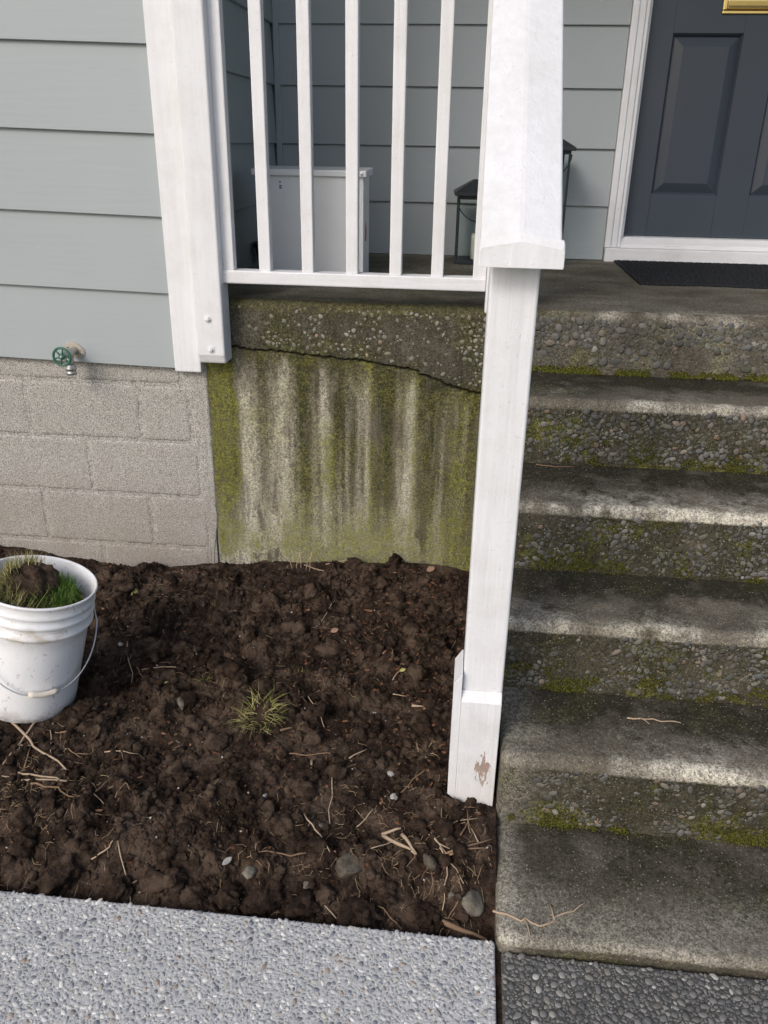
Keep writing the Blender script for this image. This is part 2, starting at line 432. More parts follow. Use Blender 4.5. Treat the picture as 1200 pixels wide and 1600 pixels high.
class MB:
    def __init__(s): s.v, s.f = [], []
    def add(s, v, f):
        k = len(s.v)
        s.v += [tuple(p) for p in v]
        s.f += [tuple(i + k for i in q) for q in f]
        return s
    def box(s, x0, x1, y0, y1, z0, z1):
        return s.add([(x0, y0, z0), (x1, y0, z0), (x1, y1, z0), (x0, y1, z0), (x0, y0, z1), (x1, y0, z1), (x1, y1, z1), (x0, y1, z1)],
                     [(0, 3, 2, 1), (4, 5, 6, 7), (0, 1, 5, 4), (1, 2, 6, 5), (2, 3, 7, 6), (3, 0, 4, 7)])
    def prism(s, prof, a, b, axis='x'):
        """prof: ccw list of 2d points; swept from a to b along axis"""
        n = len(prof)
        mk = {'x': lambda t, p: (t, p[0], p[1]), 'y': lambda t, p: (p[0], t, p[1]), 'z': lambda t, p: (p[0], p[1], t)}[axis]
        v = [mk(a, p) for p in prof] + [mk(b, p) for p in prof]
        f = [tuple(range(n))[::-1], tuple(range(n, 2 * n))] + [(i, (i + 1) % n, n + (i + 1) % n, n + i) for i in range(n)]
        return s.add(v, f)
    def tube(s, pts, rad, n=8, cap=True):
        pts = [Vector(p) for p in pts]
        if isinstance(rad, (int, float)): rad = [rad] * len(pts)
        k = len(s.v)
        prev = None
        for i, p in enumerate(pts):
            t = (pts[min(i + 1, len(pts) - 1)] - pts[max(i - 1, 0)]).normalized()
            if prev is None:
                a = t.orthogonal().normalized()
            else:
                a = (prev - t * prev.dot(t)).normalized()
            prev = a
            b = t.cross(a)
            for j in range(n):
                w = 2 * math.pi * j / n
                s.v.append(tuple(p + (a * math.cos(w) + b * math.sin(w)) * rad[i]))
        for i in range(len(pts) - 1):
            for j in range(n):
                q = (j + 1) % n
                s.f.append((k + i * n + j, k + i * n + q, k + (i + 1) * n + q, k + (i + 1) * n + j))
        if cap:
            s.f.append(tuple(k + j for j in range(n))[::-1])
            s.f.append(tuple(k + (len(pts) - 1) * n + j for j in range(n)))
        return s
    def lathe(s, prof, n=32, mtx=None, close=False):
        k = len(s.v)
        for (r, z) in prof:
            for j in range(n):
                w = 2 * math.pi * j / n
                p = Vector((r * math.cos(w), r * math.sin(w), z))
                s.v.append(tuple(mtx @ p if mtx else p))
        for i in range(len(prof) - 1):
            for j in range(n):
                q = (j + 1) % n
                s.f.append((k + i * n + j, k + i * n + q, k + (i + 1) * n + q, k + (i + 1) * n + j))
        if close:
            s.f.append(tuple(k + j for j in range(n))[::-1])
            s.f.append(tuple(k + (len(prof) - 1) * n + j for j in range(n)))
        return s
    def mesh(s, name):
        me = bpy.data.meshes.new(name)
        me.from_pydata(s.v, [], s.f)
        me.update()
        return me
    def obj(s, name, mat, parent=None, bevel=0, smooth=False, seg=2):
        o = link(name, s.mesh(name), mat, parent, smooth)
        if bevel: add_bevel(o, bevel, seg)
        return o

def add_bevel(o, w, seg=2):
    b = o.modifiers.new('bevel', 'BEVEL')
    b.width = w
    b.segments = seg
    b.limit_method = 'ANGLE'
    b.angle_limit = R(35)

def empty(name, loc=(0, 0, 0)):
    o = bpy.data.objects.new(name, None)
    o.empty_display_size = 0.05
    o.location = loc
    COL.objects.link(o)
    return o

def tag(o, label=None, cat=None, group=None, kind=None):
    if label: o['label'] = label
    if cat: o['category'] = cat
    if group: o['group'] = group
    if kind: o['kind'] = kind
    return o

# numpy noise ------------------------------------------------------
_perm = rng.permutation(512).astype(np.int64)
_perm = np.concatenate([_perm, _perm])
_ang = rng.random(512) * 2 * np.pi
_gx, _gy = np.cos(_ang), np.sin(_ang)
def perlin(x, y):
    xi, yi = np.floor(x).astype(np.int64), np.floor(y).astype(np.int64)
    xf, yf = x - xi, y - yi
    u = xf ** 3 * (xf * (xf * 6 - 15) + 10)
    v = yf ** 3 * (yf * (yf * 6 - 15) + 10)
    def gr(a, b, dx, dy):
        h = _perm[(_perm[a & 511] + b) & 511]
        return _gx[h] * dx + _gy[h] * dy
    n00, n10 = gr(xi, yi, xf, yf), gr(xi + 1, yi, xf - 1, yf)
    n01, n11 = gr(xi, yi + 1, xf, yf - 1), gr(xi + 1, yi + 1, xf - 1, yf - 1)
    return (n00 * (1 - u) + n10 * u) * (1 - v) + (n01 * (1 - u) + n11 * u) * v
def fbm(x, y, oct=4, gain=0.5):
    t, a, s = 0, 1.0, 1.0
    for i in range(oct):
        t = t + a * perlin(x * s + 17.3 * i, y * s + 5.1 * i)
        a *= gain
        s *= 2.03
    return t
def smooth(a, b, x):
    t = np.clip((x - a) / (b - a), 0, 1)
    return t * t * (3 - 2 * t)

def grid_faces(nr, nc):
    i = np.arange(nr - 1)[:, None] * nc + np.arange(nc - 1)[None, :]
    i = i.ravel()
    return np.stack([i, i + 1, i + nc + 1, i + nc], 1)

def set_col(me, name, cols):
    a = me.color_attributes.new(name, 'FLOAT_COLOR', 'POINT')
    c = np.ones((len(cols), 4), np.float32)
    c[:, :3] = cols
    a.data.foreach_set('color', c.ravel())

def dome(n=8, rings=3):
    v, f = [], []
    for i in range(rings):
        ph = (i / rings) * (math.pi / 2) * 1.15 - 0.23
        for j in range(n):
            w = 2 * math.pi * (j + 0.5 * (i % 2)) / n
            v.append((math.cos(ph) * math.cos(w), math.cos(ph) * math.sin(w), math.sin(ph)))
    v.append((0, 0, 1))
    for i in range(rings - 1):
        for j in range(n):
            q = (j + 1) % n
            a, b, c, d = i * n + j, i * n + q, (i + 1) * n + j, (i + 1) * n + q
            if i % 2 == 0: f += [(a, b, c), (b, d, c)]
            else: f += [(a, d, c), (a, b, d)]
    k = (rings - 1) * n
    for j in range(n): f.append((k + j, k + (j + 1) % n, len(v) - 1))
    return np.array(v), np.array(f)

def ico(sub):
    bm = bmesh.new()
    bmesh.ops.create_icosphere(bm, subdivisions=sub, radius=1)
    v = np.array([p.co[:] for p in bm.verts])
    f = np.array([[q.index for q in p.verts] for p in bm.faces])
    bm.free()
    return v, f

def scatter(name, base, pos, rad, U, V, N, squash=0.55, stretch=1.5, jit=0.22, smooth_=True):
    """copies of a base blob at pos (k,3), in the frame U,V,N (3-vectors), as one mesh"""
    bv, bf = base
    k, nv = len(pos), len(bv)
    a = rng.random(k) * 2 * np.pi
    st = 1 + (stretch - 1) * rng.random(k)
    sx, sy = rad * np.sqrt(st), rad / np.sqrt(st)
    sz = rad * squash * (0.7 + 0.6 * rng.random(k))
    p = bv[None] * (1 + jit * rng.standard_normal((k, nv, 1)).clip(-1.5, 1.5) * 0.6)
    x, y, z = p[..., 0] * sx[:, None], p[..., 1] * sy[:, None], p[..., 2] * sz[:, None]
    ca, sa = np.cos(a)[:, None], np.sin(a)[:, None]
    x, y = x * ca - y * sa, x * sa + y * ca
    U, V, N = (np.asarray(t, float) for t in (U, V, N))
    w = pos[:, None, :] + x[..., None] * U + y[..., None] * V + z[..., None] * N
    f = (bf[None] + (np.arange(k) * nv)[:, None, None]).reshape(-1, 3)
    return np_mesh(name, w.reshape(-1, 3), [f], smooth_)

def poisson(n, x0, x1, y0, y1, radf, gap=0.9, tries=None):
    """greedy disc packing; radf(k) returns radii (largest first)"""
    rad = np.sort(radf(n))[::-1]
    cell = rad[0] * 2
    grid = {}
    out = []
    xs = rng.random(n) * (x1 - x0) + x0
    ys = rng.random(n) * (y1 - y0) + y0
    for r, x, y in zip(rad, xs, ys):
        ci, cj = int(x // cell), int(y // cell)
        ok = True
        for di in (-1, 0, 1):
            for dj in (-1, 0, 1):
                for (px, py, pr) in grid.get((ci + di, cj + dj), ()):
                    d = (r + pr) * gap
                    if (px - x) ** 2 + (py - y) ** 2 < d * d:
                        ok = False
                        break
                if not ok: break
            if not ok: break
        if ok:
            grid.setdefault((ci, cj), []).append((x, y, r))
            out.append((x, y, r))
    return np.array(out)

# ------------------------------------------------------------------ dimensions
YW = 2.649                   # house front wall / landing face
YP = 3.97                    # porch back wall
XS = 0.130                   # left side of the stairs
ZL = 1.022                   # landing surface
NOSE = [(2.649, ZL), (2.340, 0.827), (2.034, 0.627), (1.760, 0.430), (1.502, 0.229), (1.195, 0.028)]
YE = 1.211                   # edge of the new walk

# ------------------------------------------------------------------ ground and walks
gm = MB().add([(-300, -300, -0.16), (300, -300, -0.16), (300, 300, -0.16), (-300, 300, -0.16)], [(0, 1, 2, 3)])
tag(gm.obj('ground', M['lawn']), kind='structure')

def walk(name, x0, x1, y0, y1, ztop, mat):
    nx = int((x1 - x0) / 0.02)
    mb = MB().box(x0, x1, y0, y1, -0.13, ztop)
    o = mb.obj(name, mat, None, 0.006, False, 3)
    return tag(o, kind='structure')
walk_new = walk('walkway', -4.2, 0.127, -1.0, YE, -0.003, M['slab_new'])
walk_old = walk('front_path', 0.139, 2.2, -1.0, 1.188, -0.004, M['slab_dark'])
DOME = dome(8, 3)
DOME6 = dome(7, 2)
pk = poisson(105000, -1.80, 0.124, 0.78, YE - 0.003, lambda n: np.clip(rng.lognormal(math.log(0.0024), 0.42, n), 0.0011, 0.0068), 0.92)
pos = np.c_[pk[:, 0], pk[:, 1], -0.0029 + 0.0003 * rng.standard_normal(len(pk))]
me = scatter('exposed_pebbles', DOME6, pos, pk[:, 2], (1, 0, 0), (0, 1, 0), (0, 0, 1), 0.20, 2.0)
tag(link('exposed_pebbles', me, M['pebble_new'], walk_new), kind='stuff')
pk = poisson(30000, 0.145, 1.05, 0.86, 1.183, lambda n: np.clip(rng.lognormal(math.log(0.0025), 0.50, n), 0.0011, 0.0078), 1.0)
pos = np.c_[pk[:, 0], pk[:, 1], -0.0039 + 0.0004 * rng.standard_normal(len(pk))]
me = scatter('exposed_pebbles', DOME, pos, pk[:, 2], (1, 0, 0), (0, 1, 0), (0, 0, 1), 0.30, 1.9)
tag(link('exposed_pebbles', me, M['pebble_dark'], walk_old), kind='stuff')
# dirt in the joint between the two walks
jd = MB().box(0.1268, 0.1392, -1.0, 1.195, -0.12, -0.016)
tag(jd.obj('joint_dirt', M['soil'], walk_old), kind='stuff')

# ------------------------------------------------------------------ stairs
stairs = tag(empty('concrete_stairs', (0.8, 1.9, 0)), 'weathered mossy concrete stairs with exposed pebbles and a landing', 'stairs')
stairs_inv = Matrix.Translation((-0.8, -1.9, 0))
def child_world(o, parent):
    """keep the mesh in world coordinates under an offset parent"""
    o.parent = parent
    o.matrix_parent_inverse = Matrix.Translation(-parent.location)
    return o

def profile(yback, ynose, ztop, zbot, r, step, lean):
    pts = []
    yb = ynose + r
    for y in np.arange(yback, yb, -step): pts.append((y, ztop, 0, 0, 1))
    for a in np.linspace(0, math.pi / 2, 6):
        pts.append((ynose + r - r * math.sin(a), ztop - r + r * math.cos(a), 1, -math.sin(a), math.cos(a)))
    for z in np.arange(ztop - r - step, zbot, -step):
        pts.append((ynose + lean * (ztop - r - z), z, 2, -1, 0))
    return np.array(pts)

def build_step(i):
    yn, zt = NOSE[i]
    yprev = NOSE[i - 1][0]
    znext = NOSE[i + 1][1] if i < 5 else -0.12
    r = 0.024 if i < 5 else 0.016
    pr = profile(yprev + 0.06, yn, zt, znext - 0.03 if i < 5 else -0.12, r, 0.0065, 0.05)
    x0 = XS + 0.003 * (5 - i) * 0.5
    xs = np.concatenate([x0 + np.array([0, .0015, .004, .007, .011, .016, .022]), np.arange(x0 + 0.028, 1.12, 0.0065), np.arange(1.13, 1.72, 0.03)])
    nr, nc = len(pr), len(xs)
    X = np.repeat(xs[None], nr, 0)
    Y = np.repeat(pr[:, 0:1], nc, 1)
    Z = np.repeat(pr[:, 1:2], nc, 1)
    reg = np.repeat(pr[:, 2:3], nc, 1)
    ny, nz = np.repeat(pr[:, 3:4], nc, 1), np.repeat(pr[:, 4:5], nc, 1)
    t = np.clip((X - x0) / 0.022, 0, 1)
    drop = 0.022 * (1 - np.sqrt(1 - (1 - t) ** 2))
    S = X * 9 + 31 * i
    Tv = (Y - Z) * 9
    h = 0.0016 * fbm(S * 2.2, Tv * 2.2, 4, 0.6) + 0.0035 * perlin(S * 0.4, Tv * 0.4)
    wav = 0.006 * perlin(X * 5 + 9 * i, X * 0 + i * 3.7) + 0.003 * perlin(X * 17 + 9 * i, X * 0 + i)
    chip = -0.010 * np.clip(fbm(X * 14 + 5 * i, Tv * 1.6, 3) - 0.28, 0, 1) * (reg == 1)
    h = h + chip - drop
    edge = np.exp(-((Y - yn) / 0.05) ** 2) * np.exp(-((Z - zt) / 0.06) ** 2)
    Y = Y + ny * h + wav * edge
    Z = Z + nz * h + 0.0025 * perlin(X * 4 + i, X * 0 + 2.2) * (reg < 2)
    V = np.stack([X, Y, Z], -1).reshape(-1, 3)
    f = grid_faces(nr, nc)[:, ::-1]
    # caps: left and right side, back
    k = len(V)
    yb, yf = pr[0, 0], pr[-1, 0]
    bottom = -0.14 if i < 5 else -0.125
    ext = np.array([[x0, yf, bottom], [x0, yb, bottom], [xs[-1], yf, bottom], [xs[-1], yb, bottom]])
    V = np.concatenate([V, ext])
    me = np_mesh('step', V, [f], True)
    bm = bmesh.new(); bm.from_mesh(me); bm.verts.ensure_lookup_table()
    L = [bm.verts[q * nc] for q in range(nr)] + [bm.verts[k], bm.verts[k + 1]]
    Rr = [bm.verts[q * nc + nc - 1] for q in range(nr)] + [bm.verts[k + 2], bm.verts[k + 3]]
    try:
        bm.faces.new(L); bm.faces.new(Rr[::-1])
    except ValueError: pass
    row = [bm.verts[(nr - 1) * nc + q] for q in range(nc)]
    bm.faces.new([bm.verts[k + 2], bm.verts[k]] + row)
    bm.to_mesh(me); bm.free()
    # stains, darker tread backs and painted post shadow
    reg_, Xf, Yf, Zf = reg.ravel(), X.ravel(), Y.ravel(), Z.ravel()
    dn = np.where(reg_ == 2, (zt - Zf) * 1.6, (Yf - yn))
    n1 = fbm(Xf * 7 + 3 * i, Tv.ravel() * 0.8 + 11 * i, 5, 0.6)
    n2 = fbm(Xf * 2.2 + 8 * i, Tv.ravel() * 0.35 + 4 * i, 3, 0.5)
    rightw = smooth(0.10, 0.75, Xf)
    nose_w = np.exp(-((dn - 0.008 - 0.03 * n1) / (0.011 + 0.008 * rightw)) ** 2) * (reg_ < 2) * np.clip(0.02 + 0.75 * rightw + 1.5 * n2 + 1.1 * n1, 0.0, 1)
    worn = smooth(0.20, 0.04, dn) * (reg_ < 2) * np.clip(0.22 + 0.55 * n2 + 0.35 * n1, 0, 0.55)
    light = np.clip([0, 0.60, 0.72, 0.62, 0.72, 0.5][i] * nose_w * np.clip(0.85 + 0.7 * fbm(Xf * 11 + i, Tv.ravel() * 1.2, 4, 0.7), 0.2, 1.2) + 0.95 * worn * np.clip(0.8 + 1.2 * fbm(Xf * 16 + i, Tv.ravel() * 2.0 + 5, 4, 0.7), 0, 1.5), 0, 1)
    if i == 5: light = np.clip(worn * 0.7 + np.exp(-((Xf - 0.15) / 0.03) ** 2) * 0.30 + np.exp(-(dn / 0.03) ** 2) * 0.15 * (reg_ < 2), 0, 1)
    if i == 4: light = np.clip(light + np.exp(-((Xf - 0.16) / 0.05) ** 2) * 0.22, 0, 1)
    run = yprev - yn
    dark = np.where(reg_ == 2, 0.80 + 0.4 * n1, smooth(0.03, run * 0.8, dn + 0.10 * n1) * 0.75 + 0.9 * n1 + 0.28 + [0, 0.0, 0.02, 0.06, -0.02, 0][i] + 0.25 * smooth(0.45, 0.14, Xf))  # treads darker towards the riser; left end holds algae and newel post's painted shadow
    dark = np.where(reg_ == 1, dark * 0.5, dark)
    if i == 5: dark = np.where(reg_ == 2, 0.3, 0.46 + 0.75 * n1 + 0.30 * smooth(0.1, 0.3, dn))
    green = np.where(reg_ == 2, (smooth(0.05, 0.45, n1) * 0.5 + 0.04) * smooth(0.0, 0.07, zt - Zf), 0.10 * smooth(0.1, 0.5, n1))
    set_col(me, 'stain_shade', np.pad(np.stack([light, np.clip(dark, 0, 1), np.clip(green, 0, 1)], 1), ((0, 4), (0, 0))))
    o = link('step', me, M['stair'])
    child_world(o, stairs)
    # pebbles on the riser
    if i < 5:
        hi = zt - 0.026
        lo = znext + 0.012
        nb = 6500
        den = [0, 0.95, 0.6, 0.6, 0.45][i]
        pk = poisson(int(nb * 2.2), x0 + 0.02, 1.08, lo, hi, lambda n: np.clip(rng.lognormal(math.log(0.0037 if i < 2 else 0.0030), 0.45, n), 0.0014, 0.0098), 0.86)
        dens = fbm(pk[:, 0] * 5 + 2 * i, pk[:, 1] * 6 + 5 * i, 3, 0.6)
        keep = rng.random(len(pk)) < np.clip(den + 1.5 * dens + 0.7 * (pk[:, 0] - 0.40), 0.10, 1)
        pk = pk[keep]
        yy = yn + 0.05 * (zt - r - pk[:, 1]) + 0.0002 + 0.16 * pk[:, 2] * rng.standard_normal(len(pk)).clip(-1.2, 1.8) + 0.0035 * np.interp(0, [0], [0])
        sidx = pk[:, 0] * 9 + 31 * i
        tv = (yy - pk[:, 1]) * 9
        hh = 0.0016 * fbm(sidx * 2.2, tv * 2.2, 4, 0.6) + 0.0035 * perlin(sidx * 0.4, tv * 0.4)
        wv = (0.006 * perlin(pk[:, 0] * 5 + 9 * i, pk[:, 0] * 0 + i * 3.7) + 0.003 * perlin(pk[:, 0] * 17 + 9 * i, pk[:, 0] * 0 + i)) * np.exp(-((pk[:, 1] - zt) / 0.06) ** 2)
        pos = np.c_[pk[:, 0], yy - hh + wv, pk[:, 1]]
        mp = scatter('exposed_pebbles', DOME, pos, pk[:, 2], (1, 0, 0), (0, 0, 1), (0, -1, 0), 0.19, 1.9)
        po = link('exposed_pebbles', mp, M['pebble_stair'], o)
        tag(po, kind='stuff')
    return o
step_objs = {i: build_step(i) for i in range(1, 6)}

# landing with the long stained side
def build_landing():
    xs = np.concatenate([np.arange(-0.868, 0.17, 0.0048), np.arange(0.175, 1.25, 0.0075), np.arange(1.28, 2.3, 0.06)])
    r = 0.03
    pts = []
    for y in np.concatenate([np.array([YP + 0.05]), np.arange(YP - 0.01, 3.0, -0.03), np.arange(3.0, YW + r, -0.008)]): pts.append((y, ZL, 0, 0, 1))
    for a in np.linspace(0, math.pi / 2, 7): pts.append((YW + r - r * math.sin(a), ZL - r + r * math.cos(a), 1, -math.sin(a), math.cos(a)))
    zz = list(np.arange(ZL - r - 0.005, 0.90, -0.005)) + list(np.arange(0.90, 0.70, -0.0018)) + list(np.arange(0.70, -0.04, -0.006))
    for z in zz: pts.append((YW, z, 2, -1, 0))
    pr = np.array(pts)
    nr, nc = len(pr), len(xs)
    X = np.repeat(xs[None], nr, 0)
    Y = np.repeat(pr[:, 0:1], nc, 1); Z = np.repeat(pr[:, 1:2], nc, 1)
    reg = np.repeat(pr[:, 2:3], nc, 1); ny = np.repeat(pr[:, 3:4], nc, 1); nz = np.repeat(pr[:, 4:5], nc, 1)
    S, Tv = X * 8, (Y - Z) * 8
    h = 0.0014 * fbm(S * 2.4, Tv * 2.4, 4, 0.62) + 0.004 * perlin(S * 0.35, Tv * 0.35)
    # the crack, falling to the right across the face
    cx = np.array([-0.87, -0.779, -0.692, -0.607, -0.521, -0.436, -0.351, -0.267, -0.182, -0.098, -0.034, 0.041, 0.14])
    cz = np.array([0.872, 0.866, 0.861, 0.858, 0.850, 0.845, 0.840, 0.831, 0.816, 0.789, 0.762, 0.744, 0.735])
    cl = np.interp(xs, cx, cz) + 0.0035 * fbm(xs * 22, xs * 0 + 3.3, 4, 0.6) + 0.0055 * fbm(xs * 60, xs * 0 + 1.3, 4, 0.75)
    d = Z - cl[None]
    wid = 0.0009 + 0.0013 * np.clip(1 + 1.8 * perlin(xs * 30, xs * 0 + 8), 0, 3)[None] + 0.0022 * smooth(-0.15, 0.03, xs)[None]
    on = (X < 0.135) & (reg == 2)
    h = h + on * (-0.022 * np.exp(-(d / wid) ** 2) + 0.0012 * smooth(0, 0.008, d) * smooth(0.13, 0.02, d))
    h = h - on * 0.004 * np.exp(-((d + 0.006) / 0.008) ** 2) * np.clip(fbm(X * 40, Z * 40, 3), 0, 1)
    h = h - 0.010 * np.clip(fbm(X * 14, Tv * 1.5, 3) - 0.28, 0, 1) * (reg == 1)
    Y2 = Y + ny * h; Z2 = Z + nz * h * (Y < YP - 0.05)
    V = np.stack([X, Y2, Z2], -1).reshape(-1, 3)
    me = np_mesh('landing', V, [grid_faces(nr, nc)[:, ::-1]], True)
    Xf, Yf, Zf, rf, df = X.ravel(), Y.ravel(), Z.ravel(), reg.ravel(), d.ravel()
    nw = 0.012 * fbm(Xf * 10, Zf * 2.4, 3, 0.6) + 0.006 * fbm(Xf * 60, Zf * 14, 3, 0.7)          # streak wander
    nh = fbm(Xf * 30, Zf * 6, 5, 0.68)
    nb = fbm(Xf * 5, Zf * 5, 4, 0.6)
    fs = fbm(Xf * 48, Zf * 1.3 + 3, 4, 0.62)
    fs2 = fbm(Xf * 23 + 9, Zf * 0.9, 3, 0.6)
    pt = fbm(Xf * 70, Zf * 70, 3, 0.7)
    xw = Xf + nw
    def st(c, w): return np.exp(-((xw - c) / w) ** 2)
    sd_ = 0.045 + 0.10 * np.clip(0.5 + 1.3 * fbm(Xf * 16, Xf * 0 + 6, 3, 0.6), 0, 1.2)
    down = smooth(0.004, -1, df / sd_)
    near = smooth(-2.2, -0.2, df / sd_)
    low = smooth(0.42, 0.12, Zf)
    top = smooth(0.20, 0.90, Zf)
    lt = 1.0 * st(-0.735, 0.026) + 0.95 * st(-0.605, 0.034) + 0.55 * st(-0.655, 0.016) + 0.70 * st(-0.462, 0.015) + 0.65 * st(-0.325, 0.016) + 0.45 * st(-0.365, 0.022) * smooth(0.5, 0.85, Zf) + 1.1 * st(-0.172, 0.021) + 0.5 * st(-0.215, 0.010) + 0.30 * st(-0.02, 0.05) * smooth(0.55, 0.72, Zf)
    lt = lt * (0.85 + 0.9 * nh + 0.3 * nb) * (0.72 + 0.45 * smooth(0.80, 0.35, Zf)) + 0.92 * low * (0.80 + nb + 1.0 * nh) * smooth(0.10, -0.14, xw)
    lt = lt + np.clip(0.28 * fs + 0.50 * fs2 + 0.06, -0.2, 0.45) * smooth(0.93, 0.6, Zf) * (Xf > -0.76) + 0.35 * np.clip(pt - 0.25, 0, 1) * low
    lt = lt * down
    dk = 0.85 * st(-0.688, 0.012) + 1.0 * st(-0.540, 0.030) + 1.0 * st(-0.405, 0.034) + 1.1 * st(-0.262, 0.034) + 0.85 * st(-0.10, 0.045) + 0.75 * st(0.02, 0.035) + 0.5 * st(-0.57, 0.010)
    dk = 1.25 * dk * (0.35 + 0.65 * top) * (0.9 + 1.0 * nh) * (1 - 0.55 * low) + 0.22 * smooth(0.6, 0.85, Zf) - 0.30 * fs * smooth(0.25, 0.5, Zf) + 0.6 * np.clip(pt - 0.3, 0, 1) + 0.50 * near * (0.8 + 0.8 * nh)
    gn = 2.3 * st(-0.838, 0.030) + 1.05 * st(-0.785, 0.018) * smooth(0.15, 0.5, Zf) + 0.55 * st(-0.45, 0.020) * smooth(0.75, 0.5, Zf) + 0.5 * st(-0.312, 0.014) + 0.5 * st(-0.158, 0.010) + 0.6 * st(-0.005, 0.03) * smooth(0.8, 0.6, Zf) + 0.40 + 0.75 * low
    gn = gn * (0.8 + 0.9 * nb + 0.4 * nh) * smooth(-0.88, -0.855, xw)
    gn = gn * np.where(Xf < -0.75, smooth(0.02, 0.22, Zf), 1)
    dk = dk + 0.9 * np.exp(-((xw + 0.786 - 0.03 * (Zf - 0.6)) / 0.007) ** 2) * smooth(0.2, 0.5, Zf)
    above = smooth(-0.004, 0.004, df)
    dk = np.where(df > 0, 0.86 + 0.4 * nb, dk); lt = np.where(df > 0, 0.02 + 0.10 * np.clip(nh, 0, 1), lt)
    gn = np.where(df > 0, 0.12 + 0.4 * nb, gn)
    riser = (Xf > 0.135) & (rf == 2)
    rr = smooth(0.15, 0.8, Xf)
    n1 = fbm(Xf * 7, Zf * 7, 5, 0.6)
    lt = np.where(riser, np.clip(0.10 + 0.35 * n1 * rr, 0, 1), lt)
    dk = np.where(riser, 0.85 - 0.35 * rr + 0.5 * n1, dk)
    gn = np.where(riser, 0.35 * smooth(0.1, 0.45, n1), gn)
    flat = rf == 0
    n2 = fbm(Xf * 3, Yf * 6, 5, 0.6)
    lt = np.where(flat, np.clip(0.10 + 0.35 * n2 + 0.35 * smooth(2.72, 2.66, Yf) * rr + 0.25 * smooth(3.8, 3.95, Yf), 0, 1), lt)
    dk = np.where(flat, 0.42 + 0.6 * n2 + 0.3 * smooth(0.3, -0.2, Xf) * smooth(2.9, 2.68, Yf), dk)
    gn = np.where(flat, 0.10 * smooth(0.1, -0.2, Xf), gn)
    nose = rf == 1
    lt = np.where(nose, np.clip((0.2 + 0.9 * n1) * smooth(0.15, 0.5, Xf), 0, 1), lt)
    dk = np.where(nose, 0.30 + 0.45 * smooth(0.5, 0.1, Xf) + 0.3 * n1, dk)
    gn = np.where(nose, 0.30 * smooth(0.5, 0.1, Xf), gn)
    ck = np.exp(-(df / 0.0032) ** 2) * (Xf < 0.135) * (rf == 2)
    dk = np.clip(dk, 0, 1) + ck; lt = lt * (1 - ck); gn = gn * (1 - ck)
    set_col(me, 'stain_shade', np.clip(np.stack([lt, dk, gn], 1), 0, 1))
    o = link('landing', me, M['stair'])
    child_world(o, stairs)
    # pebbles: riser part dense in its upper half, side band sparse
    pk = poisson(11000, 0.15, 1.25, NOSE[1][1] + 0.03, ZL - 0.022, lambda n: np.clip(rng.lognormal(math.log(0.0040), 0.50, n), 0.0016, 0.0135), 0.86)
    keep = rng.random(len(pk)) < np.clip(0.30 + 1.1 * smooth(0.91, 0.96, pk[:, 1]) + 0.8 * fbm(pk[:, 0] * 6, pk[:, 1] * 6, 3), 0.10, 1)
    pk = pk[keep]
    s_, t_ = pk[:, 0] * 8, (YW - pk[:, 1]) * 8
    hh = 0.0014 * fbm(s_ * 2.4, t_ * 2.4, 4, 0.62) + 0.004 * perlin(s_ * 0.35, t_ * 0.35)
    pos = np.c_[pk[:, 0], YW - hh + 0.0003 + 0.001 * rng.standard_normal(len(pk)), pk[:, 1]]
    mp = scatter('exposed_pebbles', DOME, pos, pk[:, 2], (1, 0, 0), (0, 0, 1), (0, -1, 0), 0.19, 1.8)
    tag(link('exposed_pebbles', mp, M['pebble_stair'], o), kind='stuff')
    pk = poisson(4200, -0.75, 0.06, 0.77, ZL - 0.02, lambda n: np.clip(rng.lognormal(math.log(0.0037), 0.40, n), 0.0014, 0.0085), 1.1)
    ccz = np.interp(pk[:, 0], cx, cz)
    keep = (pk[:, 1] > ccz + 0.012) & (rng.random(len(pk)) < np.clip(0.42 + 0.9 * fbm(pk[:, 0] * 5, pk[:, 1] * 5, 3) + 0.2 * smooth(-0.5, 0.0, pk[:, 0]), 0.03, 1))
    pk = pk[keep]
    s_, t_ = pk[:, 0] * 8, (YW - pk[:, 1]) * 8
    dd = pk[:, 1] - np.interp(pk[:, 0], cx, cz)
    hh = 0.0014 * fbm(s_ * 2.4, t_ * 2.4, 4, 0.62) + 0.004 * perlin(s_ * 0.35, t_ * 0.35) + 0.0012 * smooth(0, 0.008, dd) * smooth(0.13, 0.02, dd)
    pos = np.c_[pk[:, 0], YW - hh + 0.0004 + 0.0006 * rng.standard_normal(len(pk)), pk[:, 1]]
    mp = scatter('exposed_pebbles', DOME, pos, pk[:, 2], (1, 0, 0), (0, 0, 1), (0, -1, 0), 0.28, 1.6)
    tag(link('exposed_pebbles', mp, M['pebble_wall'], o), kind='stuff')
    return o
landing = build_landing()

# moss in the corners and between the pebbles
def moss_patch(parent, i, n, x0, x1, thr, spread, sz=0.0034, seed=0.0):
    yn, zt = NOSE[i]
    zb = NOSE[i + 1][1]
    x = rng.random(n * 6) * (x1 - x0) + x0
    hz = np.abs(rng.standard_normal(n * 6)) * spread
    lean = 0.05 if i else 0.0
    nz_ = fbm(x * 9 + seed, hz * 16 + seed, 4, 0.6)
    keep = (nz_ > thr) & (hz < zt - zb - 0.02)
    x, hz = x[keep][:n], hz[keep][:n]
    y = yn + lean * (zt - 0.024 - (zb + hz)) - 0.003 - 0.009 * np.exp(-hz / 0.006) * rng.random(len(x))
    pos = np.c_[x, y, zb + hz + 0.001]
    me = scatter('moss', ico(1), pos, sz * (0.5 + rng.random(len(x))), (1, 0, 0), (0, 0, 1), (0, -1, 0), 0.8, 1.6, 0.3, False)
    tag(link('moss', me, M['moss'], parent), kind='stuff')
